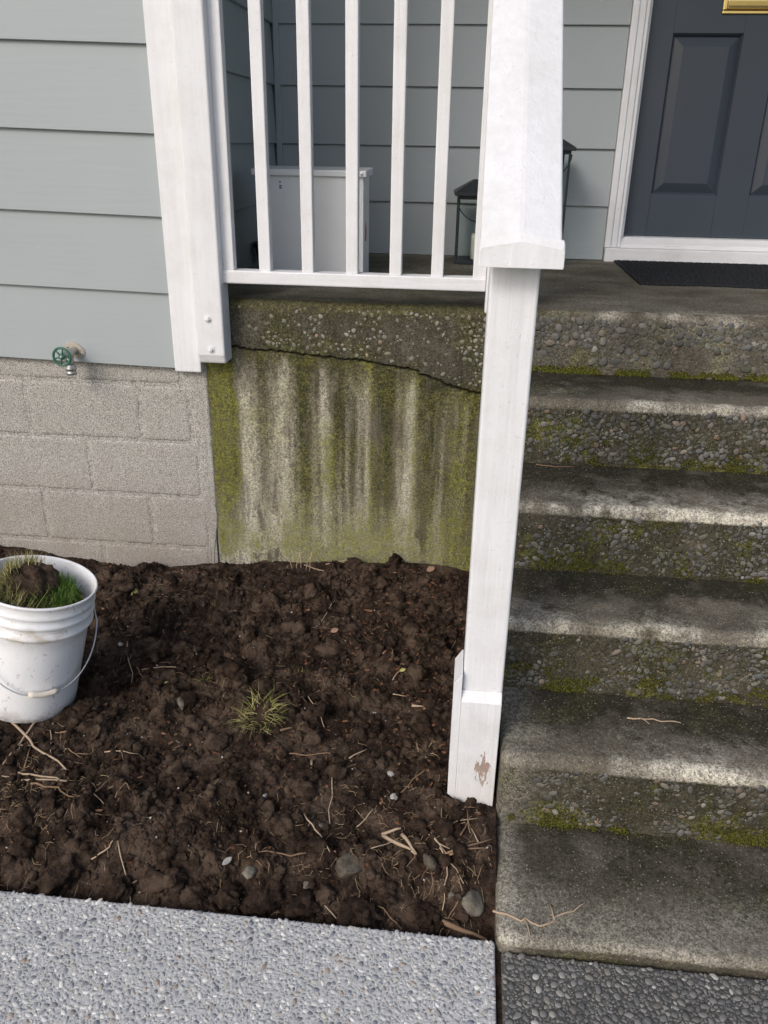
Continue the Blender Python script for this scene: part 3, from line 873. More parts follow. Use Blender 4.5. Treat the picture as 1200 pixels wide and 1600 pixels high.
moss_patch(landing, 0, 4200, 0.16, 1.2, -0.10, 0.008, 0.0026, 1.0)
moss_patch(step_objs[1], 1, 1600, 0.3, 1.0, 0.14, 0.055, 0.0018, 5.0)
moss_patch(step_objs[2], 2, 1300, 0.2, 1.0, 0.16, 0.035, 0.0019, 9.0)
moss_patch(step_objs[3], 3, 1900, 0.16, 0.9, 0.12, 0.045, 0.0018, 13.0)
moss_patch(step_objs[4], 4, 1500, 0.16, 0.85, 0.10, 0.020, 0.0018, 17.0)
# ------------------------------------------------------------------ garden bed
def wallz(x):
    return np.interp(x, [-3.2, -1.72, -1.48, -1.33, -1.2, -1.05, -0.9, -0.66, -0.35, -0.27, -0.21, -0.12, 0.02, 0.13],
                     [0.07, 0.072, 0.036, 0.028, 0.014, 0.045, 0.064, 0.10, 0.088, 0.10, 0.118, 0.10, 0.094, 0.09])
bx = np.concatenate([np.arange(-3.4, -2.15, 0.02), np.arange(-2.15, -1.45, 0.006), np.arange(-1.45, 0.131, 0.0036)])
by = np.concatenate([np.arange(YE - 0.012, 2.3, 0.0036), np.arange(2.3, YW + 0.02, 0.0045)])
BX, BY = np.meshgrid(bx, by)
t = smooth(1.21, 1.42, BY)
base = -0.052 + 0.085 * t + 0.015 * smooth(1.5, 2.3, BY)
base = base + (wallz(BX) - 0.048) * smooth(2.25, 2.62, BY)
base += 0.028 * np.exp(-(((BX - 0.07) / 0.16) ** 2 + ((BY - 1.6) / 0.16) ** 2))
base += 0.020 * np.exp(-(((BX + 1.0) / 0.16) ** 2 + ((BY - 1.72) / 0.10) ** 2))
base -= 0.055 * np.exp(-(((BX + 0.985) / 0.10) ** 2 + ((BY - 1.95) / 0.13) ** 2))
base -= 0.030 * np.exp(-(((BX - 0.03) / 0.10) ** 2 + ((BY - 2.20) / 0.25) ** 2))
base -= 0.030 * np.exp(-(((BX + 0.41) / 0.07) ** 2 + ((BY - 1.53) / 0.05) ** 2))
base -= 0.016 * np.exp(-(((BX + 0.16) / 0.10) ** 2 + ((BY - 1.44) / 0.05) ** 2))
H0 = base + 0.030 * fbm(BX * 3.2, BY * 3.2, 3, 0.5)
warp_x = 0.017 * fbm(BX * 24, BY * 24, 2) + 0.009 * fbm(BX * 90, BY * 90, 2)
warp_y = 0.017 * fbm(BX * 24 + 40, BY * 24 + 9, 2) + 0.009 * fbm(BX * 90 + 31, BY * 90 + 7, 2)
HW = np.zeros_like(H0)
def stamp(cx, cy, rr, amp, flat=0.0):
    i0, i1 = np.searchsorted(by, cy - rr * 1.4), np.searchsorted(by, cy + rr * 1.4)
    j0, j1 = np.searchsorted(bx, cx - rr * 1.4), np.searchsorted(bx, cx + rr * 1.4)
    if i1 <= i0 or j1 <= j0: return
    sx = BX[i0:i1, j0:j1] + warp_x[i0:i1, j0:j1] - cx
    sy = BY[i0:i1, j0:j1] + warp_y[i0:i1, j0:j1] - cy
    a = (cx * 977 + cy * 331) % 3.14
    e = 0.75 + 0.5 * ((cx * 533 + cy * 719) % 1)
    u, v = sx * math.cos(a) + sy * math.sin(a), (-sx * math.sin(a) + sy * math.cos(a)) / e
    d2 = (u * u + v * v) / (rr * rr)
    hgt = amp * np.sqrt(np.clip(1 - d2, 0, 1))
    np.maximum(HW[i0:i1, j0:j1], hgt, out=HW[i0:i1, j0:j1])
for cx, cy, rr in zip(rng.random(620) * 2.5 - 2.35, rng.random(620) * 1.5 + 1.2, 0.022 + 0.026 * rng.random(620) ** 2): stamp(cx, cy, rr, rr * 0.75)
H1 = HW.copy(); HW[:] = 0
for cx, cy, rr in zip(rng.random(7600) * 2.5 - 2.35, rng.random(7600) * 1.5 + 1.2, 0.007 + 0.011 * rng.random(7600) ** 2): stamp(cx, cy, rr, rr * 0.8)
H2 = HW.copy(); HW[:] = 0
rough = 0.010 * np.abs(fbm(BX * 26, BY * 26, 4, 0.62)) + 0.0075 * fbm(BX * 80, BY * 80, 3, 0.7)
fadew = smooth(0.0, 0.05, YW - BY) * 0.75 + 0.25
pm = smooth(-0.18, 0.22, fbm(BX * 3.3 + 7, BY * 3.3 + 2, 3, 0.55))
SH = H0 + (H1 * (0.35 + 0.9 * pm) + H2 * (0.2 + 0.65 * pm)) * fadew + rough * (0.45 + 0.75 * pm) - 0.006
SH = np.minimum(SH, np.where(BY < YE + 0.03, -0.022, 9) + smooth(YE, YE + 0.1, BY) * 0.10)
def soil_at(x, y):
    x = np.clip(np.asarray(x, float), bx[0], bx[-1]); y = np.clip(np.asarray(y, float), by[0], by[-1])
    j = np.clip(np.searchsorted(bx, x) - 1, 0, len(bx) - 2); i = np.clip(np.searchsorted(by, y) - 1, 0, len(by) - 2)
    fx = (x - bx[j]) / (bx[j + 1] - bx[j]); fy = (y - by[i]) / (by[i + 1] - by[i])
    return (SH[i, j] * (1 - fx) + SH[i, j + 1] * fx) * (1 - fy) + (SH[i + 1, j] * (1 - fx) + SH[i + 1, j + 1] * fx) * fy
V = np.stack([BX, BY, SH], -1).reshape(-1, 3)
me = np_mesh('garden_bed', V, [grid_faces(len(by), len(bx))], True)
bed = tag(link('garden_bed', me, M['soil']), kind='structure')
bed['label'] = 'dark freshly dug garden soil'

# loose crumbs and clods
I2, I3, I1, I4 = ico(2), ico(3), ico(1), ico(4)
def clod_mesh(name, pts, base, squash=0.75, jit=0.0, bury=0.35, amp=0.28, sm=True):
    bv, bf = base
    vs, fs, k = [], [], 0
    for (x, y, r) in pts:
        s = rng.random(3) * 50
        v = bv.copy()
        for _ in range(7):
            pn = rng.standard_normal(3); pn /= np.linalg.norm(pn)
            v = v - np.clip(v @ pn - 0.55 - 0.3 * rng.random(), 0, None)[:, None] * pn * 0.85
        d = 1 + amp * fbm(v[:, 0] * 1.6 + s[0] + v[:, 2], v[:, 1] * 1.6 + s[1] - v[:, 2] * 0.7, 4, 0.6) * 1.6
        v = v * d[:, None] * r * np.array([1 + 0.3 * (rng.random() - 0.5), 1 + 0.3 * (rng.random() - 0.5), squash])
        a = rng.random() * 6.28
        v = np.c_[v[:, 0] * math.cos(a) - v[:, 1] * math.sin(a), v[:, 0] * math.sin(a) + v[:, 1] * math.cos(a), v[:, 2]]
        z = float(soil_at(x, y)) + r * squash * (0.5 - bury)
        vs.append(v + [x, y, z]); fs.append(bf + k); k += len(bv)
    return np_mesh(name, np.concatenate(vs), [np.concatenate(fs)], sm)
n = 7200
cp = np.c_[rng.random(n) * 2.2 - 2.1, rng.random(n) * 1.36 + 1.225, 0.0028 + 0.0115 * rng.random(n) ** 3.2]
cp = cp[(np.hypot(cp[:, 0] + 1.15, cp[:, 1] - 1.82) > 0.17)]
tag(link('soil_crumbs', clod_mesh('soil_crumbs', cp, I2, 0.8, bury=0.12, amp=0.30, sm=False), M['soil'], bed), kind='stuff')
n = 720
cp = np.c_[rng.random(n) * 2.2 - 2.1, rng.random(n) * 1.32 + 1.25, 0.008 + 0.026 * rng.random(n) ** 3]
cp = cp[(np.hypot(cp[:, 0] + 1.15, cp[:, 1] - 1.82) > 0.18)]
tag(link('soil_lumps', clod_mesh('soil_lumps', cp, I3, 0.75, bury=0.25, amp=0.30), M['soil'], bed), kind='stuff')
n = 33000
cp = np.c_[rng.random(n) * 2.22 - 2.1, rng.random(n) * 1.40 + 1.215, 0.0012 + 0.0028 * rng.random(n) ** 2]
z = soil_at(cp[:, 0], cp[:, 1])
me = scatter('soil_grains', I1, np.c_[cp[:, 0], cp[:, 1], z + cp[:, 2] * 0.3], cp[:, 2], (1, 0, 0), (0, 1, 0), (0, 0, 1), 0.85, 1.4, 0.45, False)
tag(link('soil_grains', me, M['soil'], bed), kind='stuff')
CL = [(-0.452,2.494,0.036),(-0.466,2.393,0.034),(-0.358,2.145,0.040),(-0.292,2.461,0.021),(-0.550,2.483,0.034),(-0.912,2.089,0.045),(-0.784,1.785,0.028),(-0.574,1.395,0.024),(-0.590,1.290,0.032),(-0.638,1.545,0.025),(-0.369,1.278,0.038),(-0.292,1.266,0.034),(-0.161,1.272,0.040),(-0.113,1.313,0.028),(-0.026,1.278,0.028),(-0.452,1.262,0.028),(-0.703,1.268,0.034),(-0.844,1.280,0.040),(-0.948,1.329,0.035),(-0.213,2.615,0.034),(-0.985,1.772,0.034),(-0.93,1.69,0.032),(-1.02,1.262,0.036),(-0.52,1.262,0.030),(-0.24,1.30,0.026)]
for (x, y, r) in CL:
    o = link('soil_clod', clod_mesh('soil_clod', [(x, y, r * 1.1)], I4, 0.75, bury=0.30, amp=0.34), M['soil'])
    if y < 1.34: tag(o, 'dark earth clod in the row along the walkway edge', 'clod', 'earth clods along the walkway')
    elif y > 2.35: tag(o, 'dark earth clod near the foot of the stained wall', 'clod', 'earth clods by the stained wall')
    else: tag(o, 'dark earth clod in the middle of the dug bed', 'clod', 'earth clods amid the bed')
# bark chips and pale grit
def chips(name, pts, mat, lo, hi):
    vs, fs = [], []
    for k, (x, y) in enumerate(pts):
        a, L, W = rng.random() * 6.28, lo + (hi - lo) * rng.random() ** 2, 0.0015 + 0.0028 * rng.random()
        z = float(soil_at(x, y)) + 0.002
        tilt = 0.5 * rng.standard_normal()
        u = np.array([math.cos(a), math.sin(a), 0.25 * tilt]); w = np.array([-math.sin(a), math.cos(a), 0.5 * tilt])
        c = np.array([x, y, z]); nn = np.array([0, 0, 0.0012])
        q = [c - u * L - w * W * 0.6, c + u * L * 0.3 - w * W, c + u * L, c + u * L * 0.2 + w * W, c - u * L * 0.8 + w * W]
        vs += q + [p + nn for p in q]
        b0 = 10 * k
        fs.append((b0, b0 + 1, b0 + 2, b0 + 3, b0 + 4)); fs.append(tuple(b0 + 9 - i for i in range(5))[::-1])
        for i in range(5): fs.append((b0 + i, b0 + (i + 1) % 5, b0 + 5 + (i + 1) % 5, b0 + 5 + i))
    mb = MB(); mb.v = [tuple(p) for p in vs]; mb.f = fs
    return mb.mesh(name)
pts = [(x, y) for x, y in zip(rng.normal(-0.16, 0.17, 520), rng.normal(2.25, 0.26, 520)) if -1.4 < x < 0.11 and 1.24 < y < 2.62]
pts += [(x, y) for x, y in zip(rng.random(520) * 1.5 - 1.4, rng.random(520) * 1.36 + 1.24) if math.hypot(x + 1.15, y - 1.82) > 0.17]
tag(link('bark_chips', chips('bark_chips', pts, None, 0.002, 0.010), M['bark'], bed), kind='stuff')
n = 620
cp = np.c_[rng.random(n) * 1.55 - 1.42, rng.random(n) * 1.38 + 1.225, 0.0010 + 0.0022 * rng.random(n) ** 3]
z = soil_at(cp[:, 0], cp[:, 1])
me = scatter('pale_grit', I1, np.c_[cp[:, 0], cp[:, 1], z + cp[:, 2] * 0.7], cp[:, 2], (1, 0, 0), (0, 1, 0), (0, 0, 1), 0.8, 1.5, 0.3)
tag(link('pale_grit', me, M['grit'], bed), kind='stuff')
# fine straw and root fibres
mb = MB()
for k in range(1500):
    x, y = rng.random() * 1.5 - 1.4, rng.random() * 1.34 + 1.24
    if k > 850: x, y = -0.08 + 0.20 * rng.standard_normal(), 1.38 + 0.09 * rng.standard_normal()
    if k > 1180: x, y = -1.02 + 0.12 * rng.standard_normal(), 1.45 + 0.09 * rng.standard_normal()
    if not (-1.42 < x < 0.115 and 1.225 < y < 2.6) or math.hypot(x + 1.15, y - 1.82) < 0.17: continue
    a, L = rng.random() * 6.28, 0.008 + 0.024 * rng.random()
    p = []
    for q in (0, 0.5, 1.0):
        aa = a + (q - 0.5) * 0.8 * rng.standard_normal()
        px, py = min(x + math.cos(aa) * L * q, 0.12), max(y + math.sin(aa) * L * q, 1.222)
        p.append((px, py, float(soil_at(px, py)) + 0.002 + 0.003 * rng.random()))
    mb.tube(p, [0.0006, 0.0006, 0.0004], 4, False)
tag(mb.obj('straw_bits', M['straw'], bed, 0, True), kind='stuff')

# ------------------------------------------------------------------ house
house = tag(empty('house', (-2.0, YW, 0)), 'house with grey lap siding, concrete block base and navy front door', 'house')
hinv = lambda o: child_world(o, house)
def sub(o, part):
    o.parent = part
    o.matrix_parent_inverse = Matrix.Translation(-Vector(part_loc.get(part.name, (0, 0, 0))))
    return o
part_loc = {}

# block foundation
fnd = MB().box(-4.2, -0.875, YW - 0.0002, YW + 0.20, -0.14, 0.80).obj('foundation_wall', M['block'])
hinv(fnd)
def block_mesh(w, h, seed):
    nx, nz = max(4, int(w / 0.012)), max(4, int(h / 0.012))
    xs, zs = np.linspace(0, w, nx), np.linspace(0, h, nz)
    X, Zg = np.meshgrid(xs, zs)
    e = np.minimum(np.minimum(X, w - X), np.minimum(Zg, h - Zg))
    round_ = 0.0016 * np.clip(1 - e / 0.004, 0, 1)
    chip = 0.004 * np.clip(fbm(X * 22 + seed * 9, Zg * 22 + seed * 5, 3) - 0.22, 0, 1) * np.clip(1 - e / 0.02, 0, 1)
    dy = -0.0013 + round_ + chip + 0.0008 * fbm(X * 45 + seed, Zg * 45, 3)
    jx = 0.0022 * fbm(Zg * 20 + seed * 3, X * 8, 2) * (np.minimum(X, w - X) < 0.001)
    jz = 0.0016 * fbm(X * 16 + seed * 7, Zg * 8, 2) * (np.minimum(Zg, h - Zg) < 0.001)
    V = np.stack([X + jx, dy, Zg + jz], -1).reshape(-1, 3)
    nv = len(V)
    ring = [i for i in range(nx)] + [r * nx + nx - 1 for r in range(1, nz)] + [(nz - 1) * nx + i for i in range(nx - 2, -1, -1)] + [r * nx for r in range(nz - 2, 0, -1)]
    back = V[ring].copy(); back[:, 1] = 0.05
    V = np.concatenate([V, back])
    m_ = len(ring)
    side = np.array([(ring[i], nv + i, nv + (i + 1) % m_, ring[(i + 1) % m_]) for i in range(m_)])
    return np_mesh('concrete_block', V, [grid_faces(nz, nx), side], False)
J = 0.0034
rows = [(0.7280, 0.797, -1.315, -0.955), (0.5230, 0.7280, -1.5190, -0.932), (0.3160, 0.5230, -1.3180, -0.915), (0.1120, 0.3160, -1.5170, -0.897), (-0.10, 0.1120, -1.3100, -0.893)]
var = 0
for (z0, z1, xj, xend) in rows:
    edges = [xj]
    while edges[0] > -4.2: edges.insert(0, edges[0] - 0.4064)
    while edges[-1] + 0.4064 < xend: edges.append(edges[-1] + 0.4064)
    edges.append(xend)
    for a, b in zip(edges[:-1], edges[1:]):
        if b - a < 0.03: continue
        w, hgt = b - a - J, z1 - z0 - J * 0.8
        key = 'blk_%.3f_%.3f_%d' % (w, hgt, var if a > -1.95 else 0)
        me = bpy.data.meshes.get(key)
        if me is None:
            me = block_mesh(w, hgt, var + 1.3); me.name = key
        var += 1
        o = link('concrete_block', me, M['block'])
        o.location = (a + J / 2, YW, z0 + J * 0.4)
        o.parent = fnd
# smeared mortar at the end of the block wall
zs = np.linspace(-0.08, 0.80, 150); q = np.linspace(0, 1, 16)
Q, Zg = np.meshgrid(q, zs)
lx = np.interp(Zg, [0, 0.11, 0.32, 0.52, 0.73, 0.8], [-0.905, -0.90, -0.915, -0.925, -0.94, -0.945]) + 0.012 * fbm(Zg * 14, Zg * 0 + 4, 3)
rx = -0.864 + 0.004 * fbm(Zg * 30, Zg * 0 + 9, 3) - 0.024 * smooth(0.25, 0.05, Zg)
Xg = lx + (rx - lx) * Q
dy = -0.0024 * np.clip(np.sin(np.pi * np.clip(Q, 0, 1)) * 4, 0, 1) - 0.0011 * fbm(Xg * 60, Zg * 60, 4, 0.7) * np.sin(np.pi * Q) - 0.0005
dy += 0.0025 * np.exp(-((Xg - (-0.882 + 0.006 * fbm(Zg * 18, Zg * 0, 3) - 0.014 * smooth(0.4, 0.1, Zg))) / 0.0030) ** 2) * np.clip(0.5 + 1.6 * fbm(Zg * 7, Zg * 0 + 2, 3), 0, 1)
dy = dy + 0.004 * (np.minimum(Q, 1 - Q) < 0.001)
me = np_mesh('mortar_patch', np.stack([Xg, YW + dy, Zg], -1).reshape(-1, 3), [grid_faces(150, 16)], True)
hinv(link('mortar_patch', me, M['block']))

# lap siding ------------------------------------------------------
def board_mesh(length, h, along='x', key=None):
    me = bpy.data.meshes.get(key) if key else None
    if me: return me
    # profile (out, up): out is away from the wall
    prof = [(0.0, 0.0), (0.0205, 0.0), (0.0225, 0.0015), (0.0225, 0.004), (0.0085, h + 0.016), (0.0, h + 0.016)]
    mb = MB()
    if along == 'x': mb.prism([(-a, b) for a, b in prof][::-1], 0, length, 'x')
    else: mb.prism(prof, 0, length, 'y')
    me = mb.mesh(key or 'siding_board')
    return me
sid = MB().box(-4.2, -0.955, YW + 0.001, YW + 0.12, 0.81, 3.6).obj('clapboard_wall', M['siding'])
hinv(sid)
zb = 0.797
k = 0
exps = [0.240, 0.233, 0.235]
while zb < 3.4:
    e = exps[k] if k < 3 else 0.235
    me = board_mesh(3.25, e, 'x', 'board_long_%.3f' % e)
    o = link('siding_board', me, M['siding'])
    o.location = (-4.2, YW - 0.004, zb + 3.25 * 0.022 - (0.003 if k == 0 else 0))
    o.rotation_euler = (0, 0.022, 0)
    o.parent = sid
    zb += e
    k += 1
# porch back wall with boards between the corner trim and the door casing
pw = MB().box(-1.10, 0.60, YP + 0.001, YP + 0.12, 0.98, 3.51).obj('porch_wall', M['siding'])
hinv(pw)
for k in range(11):
    z0 = 1.019 + 0.231 * k if k else 1.024
    h = 0.231 if k else 0.226
    me = board_mesh(1.478, h, 'x', 'board_porch_%.3f' % h)
    o = link('siding_board', me, M['siding'])
    o.location = (-0.895, YP - 0.001, z0)
    o.parent = pw
# porch side wall (faces right), boards run in depth
psw = MB().box(-1.10, -0.916, YW + 0.13, YP - 0.002, 0.98, 3.51).obj('porch_side_wall', M['siding'])
hinv(psw)
for k in range(11):
    z0 = 1.019 + 0.231 * k if k else 1.024
    h = 0.231 if k else 0.226
    me = board_mesh(YP - YW - 0.055, h, 'y', 'board_side_%.3f' % h)
    o = link('siding_board', me, M['siding'])
    o.location = (-0.914, YW + 0.032, z0)
    o.parent = psw
hinv(MB().box(-0.893, -0.868, YP - 0.030, YP + 0.01, ZL - 0.005, 3.2).obj('inside_corner_trim', M['siding'], None, 0.003))
# outside corner board
hinv(MB().box(-0.962, -0.872, YW - 0.036, YW + 0.028, 0.786, 3.5).obj('corner_board', M['white'], None, 0.004))
# porch ceiling, upper wall and roof (above the picture)
hinv(MB().box(-0.955, 3.2, YW - 0.02, YP + 0.1, 3.52, 3.60).obj('porch_ceiling', M['ceiling']))
hinv(MB().box(1.68, 3.2, YP + 0.001, YP + 0.12, 0.98, 3.51).obj('side_wall_panel', M['siding']))
hinv(MB().prism([(YW - 0.45, 3.45), (YP + 1.5, 4.6), (YP + 1.5, 4.75), (YW - 0.45, 3.58)], -4.5, 3.5, 'x').obj('roof', M['roof']))

# door ------------------------------------------------------------
DY = 4.035
X0, X1 = 0.672, 1.586
frame = MB()
frame.box(0.585, 0.612, YP - 0.034, YP + 0.03, 1.0795, 3.50)
frame.box(0.6122, 0.640, YP - 0.026, YP + 0.03, 1.0795, 3.50)
frame.box(0.6402, 0.656, YP - 0.018, YP + 0.10, 1.0795, 3.50)
frame.box(0.6562, X0 - 0.002, YP + 0.012, YP + 0.10, 1.1225, 3.50)
frame.box(X1 + 0.002, 1.68, YP - 0.034, YP + 0.10, 1.0795, 3.50)
hinv(frame.obj('door_frame', M['white'], None, 0.003))
hinv(MB().box(0.588, 1.68, YP - 0.052, YP + 0.03, ZL - 0.01, 1.0785).obj('threshold', M['white_h'], None, 0.004))
hinv(MB().prism([(YP - 0.022, 1.0787), (DY + 0.05, 1.0787), (DY + 0.05, 1.1235), (YP + 0.02, 1.1215), (YP - 0.022, 1.095)], 0.657, X1 + 0.001, 'x').obj('door_sill', M['white_h'], None, 0.003))
# door leaf: stiles and rails as one body with sunk openings, raised panels as parts
cols = [(X0, 0.776), (1.060, 1.198), (1.482, X1)]
zr = [(1.127, 1.300), (1.925, 2.115), (3.02, 3.14)]
door = MB()
for a, b in cols: door.box(a, b, DY, DY + 0.045, zr[0][0], zr[2][1])
for (a, b) in ((0.7762, 1.0598), (1.1982, 1.4818)):
    for (z0, z1) in zr: door.box(a, b, DY + 0.0006, DY + 0.045, z0, z1)
dr = door.obj('front_door', M['door'], None, 0.0015)
hinv(dr)
def raised_panel(a, b, z0, z1):
    y_out, y_in, y_edge = DY + 0.010, DY + 0.024, DY + 0.012
    g_, w_ = 0.002, 0.036
    v, f = [], []
    def ring(m_, y):
        k = len(v)
        v.extend([(a + m_, y, z0 + m_), (b - m_, y, z0 + m_), (b - m_, y, z1 - m_), (a + m_, y, z1 - m_)])
        return k
    rs = [ring(-0.001, DY + 0.002), ring(0.006, DY + 0.010), ring(0.010, DY + 0.022), ring(0.010 + w_, DY + 0.008), ring(0.013 + w_, DY + 0.007)]
    for p, q in zip(rs[:-1], rs[1:]):
        for i in range(4): f.append((p + i, p + (i + 1) % 4, q + (i + 1) % 4, q + i))
    f.append(tuple(rs[-1] + i for i in range(4)))
    o = MB().add(v, f).obj('door_panel', M['door'])
    sub(o, dr)
    o.parent = dr; o.matrix_parent_inverse = Matrix.Identity(4)
for (a, b) in ((0.776, 1.060), (1.198, 1.482)):
    raised_panel(a, b, 1.300, 1.925)
    raised_panel(a, b, 2.115, 3.02)
ls = MB()
LX0, LX1, LZ0, LZ1 = 0.957, 1.301, 1.993, 2.083
for (x0, x1, z0, z1) in ((LX0, LX1, LZ0, LZ0 + 0.013), (LX0, LX1, LZ1 - 0.013, LZ1), (LX0, LX0 + 0.017, LZ0 + 0.0131, LZ1 - 0.0131), (LX1 - 0.017, LX1, LZ0 + 0.0131, LZ1 - 0.0131)):
    ls.box(x0, x1, DY - 0.009, DY + 0.001, z0, z1)
lso = ls.obj('letter_slot', M['brass'], None, 0.003)
lso.parent = dr
fl = MB().prism([(DY - 0.004, LZ0 + 0.014), (DY - 0.013, LZ0 + 0.019), (DY - 0.009, LZ0 + 0.030), (DY - 0.010, LZ0 + 0.045), (DY - 0.005, LZ1 - 0.014), (DY + 0.001, LZ1 - 0.014), (DY + 0.001, LZ0 + 0.014)][::-1], LX0 + 0.018, LX1 - 0.018, 'x').obj('letter_flap', M['brass'], None, 0.001)
fl.parent = dr
for sx in (LX0 + 0.0085, LX1 - 0.0085):
    sc = MB().lathe([(0.0045, 0), (0.0045, 0.0016), (0.002, 0.003)], 10, Matrix.Translation((sx, DY - 0.0088, LZ0 + 0.018)) @ Matrix.Rotation(R(90), 4, 'X'), True).obj('screw', M['brass'])
    sc.parent = dr

# ------------------------------------------------------------------ porch railing
rail = tag(empty('porch_railing', (-0.37, 2.62, ZL)), 'white painted baluster railing along the landing edge', 'railing')
def rc(o): return child_world(o, rail)
pbox = MB().prism([(2.578, 0.828), (2.652, 0.828), (2.652, 2.06), (2.566, 2.06), (2.566, 0.858)], -0.866, -0.774, 'x')
post = rc(pbox.obj('wall_post', M['white'], None, 0.007, False, 3))
for (bz, bx_) in ((0.973, -0.822), (0.876, -0.818)):
    mt = Matrix.Translation((bx_, 2.5665, bz)) @ Matrix.Rotation(R(90), 4, 'X')
    b = MB().lathe([(0.0125, -0.001), (0.0125, 0.0022), (0.0085, 0.0025)], 20, mt, True)
    b.lathe([(0.0082, 0.0022), (0.0082, 0.006), (0.006, 0.0085), (0.001, 0.0095)], 6, mt, True)
    o = b.obj('bolt', M['white'], None, 0.0008)
    o.parent = post
rc(MB().box(0.047, 0.134, 2.578, 2.665, ZL - 0.003, 2.36).obj('corner_post', M['white'], None, 0.005))
rc(MB().box(-0.790, 0.0465, 2.596, 2.650, 1.081, 1.121).obj('bottom_rail', M['white_h'], None, 0.004))
rc(MB().box(-0.7735, 0.0465, 2.590, 2.656, 1.985, 2.03).obj('top_rail', M['white_h'], None, 0.004))
for bxc in (-0.757, -0.640, -0.505, -0.367, -0.232, -0.104, 0.0255):
    w = 0.0185 if bxc < 0.02 else 0.0205
    o = MB().box(-w, w, -0.0185, 0.0185, 1.119, 1.987).obj('baluster', M['white'], None, 0.0035)
    o.location = (bxc, 2.6215, 0)
    o.rotation_euler = (0, 0, 0)
    child_world(o, rail)

# ------------------------------------------------------------------ stair handrail
hr = tag(empty('stair_handrail', (0.08, 1.595, 0.06)), 'white handrail with peaked top on a square newel post beside the stairs', 'handrail')
def hc(o): return child_world(o, hr)
SL = math.tan(R(43.5))
yN, zN = 1.497, 1.302                    # lower end of the rail, underside front edge
X0r, X1r = 0.012, 0.153
def rail_sec():
    # cross-section (x, up) : flat underside, peaked top, slightly eased shoulders
    return [(X0r, 0), (X1r, 0), (X1r, 0.018), (X1r - 0.003, 0.021), ((X0r + X1r) / 2 + 0.004, 0.029), ((X0r + X1r) / 2 - 0.004, 0.029), (X0r + 0.003, 0.021), (X0r, 0.018)]
mb = MB()
sec = rail_sec()
a_ = math.atan(SL)
nrm = Vector((0, -math.sin(a_), math.cos(a_)))
dirv = Vector((0, math.cos(a_), math.sin(a_)))
L = 1.10 / math.cos(a_)
st_pts = [0.0, 0.010, 0.3, L]
v, f = [], []
for s_ in st_pts:
    for (x, u) in sec:
        off = 0.004 if s_ == 0.0 else 0
        cxm = (X0r + X1r) / 2
        p = Vector((cxm + (x - cxm) * (1 - off), yN, zN)) + dirv * s_ + nrm * (u if not off or u == 0 else u * 0.72)
        # cut the lower end steeper than square so the end grain faces the path
        p = p + dirv * (SL * u) * (1 if s_ < 0.02 else 0)
        v.append(tuple(p))
ns = len(sec)
for i in range(len(st_pts) - 1):
    for j in range(ns): f.append((i * ns + j, i * ns + (j + 1) % ns, (i + 1) * ns + (j + 1) % ns, (i + 1) * ns + j))
f = [q[::-1] for q in f]
f.append(tuple(range(ns))); f.append(tuple((len(st_pts) - 1) * ns + j for j in range(ns))[::-1])
rl = MB().add(v, f).obj('top_rail', M['white'])
bmn = bmesh.new(); bmn.from_mesh(rl.data); bmesh.ops.recalc_face_normals(bmn, faces=bmn.faces); bmn.to_mesh(rl.data); bmn.free()
add_bevel(rl, 0.002)
hc(rl)
v = []
for s_ in (-0.003, 0.016):
    for (x, u) in sec:
        xx = x + (0.0055 if x > 0.1 else (-0.001 if x < 0.05 else 0.002))
        uu = u * 1.10 + 0.001 if u else -0.0015
        v.append(tuple(Vector((xx, yN, zN)) + dirv * (s_ + SL * uu) + nrm * (uu * (0.86 if s_ < 0 and u else 1))))
f = [(j, (j + 1) % ns, ns + (j + 1) % ns, ns + j) for j in range(ns)] + [tuple(range(ns)), tuple(ns + j for j in range(ns))[::-1]]
ec = MB().add(v, f).obj('end_lip', M['white'])
bmn = bmesh.new(); bmn.from_mesh(ec.data); bmesh.ops.recalc_face_normals(bmn, faces=bmn.faces); bmn.to_mesh(ec.data); bmn.free()
add_bevel(ec, 0.002)
hc(ec)
PX0, PX1, PY0, PY1 = 0.034, 0.124, 1.553, 1.642
ztop = zN + (PY0 - yN) * SL + 0.010
newel = MB().prism([(PY0, 0.02), (PY1, 0.02), (PY1, ztop + (PY1 - PY0) * SL), (PY0, ztop)], PX0, PX1, 'x')
newel = hc(newel.obj('newel_post', M['white'], None, 0.005, False, 3))
fb = MB().prism([(PY0 - 0.019, 0.048), (PY0 - 0.0005, 0.048), (PY0 - 0.0005, 0.368), (PY0 - 0.004, 0.368), (PY0 - 0.019, 0.346)], PX0 - 0.001, PX1 - 0.0005, 'x').obj('base_board', M['white_base'], None, 0.002)
fb.parent = newel
sb = MB().prism([(PX0 - 0.020, 0.075), (PX0 - 0.0012, 0.058), (PX0 - 0.0012, 0.418), (PX0 - 0.004, 0.418), (PX0 - 0.020, 0.392)], PY0 - 0.017, PY1 - 0.004, 'y').obj('base_board', M['white_base'], None, 0.002)
sb.parent = newel

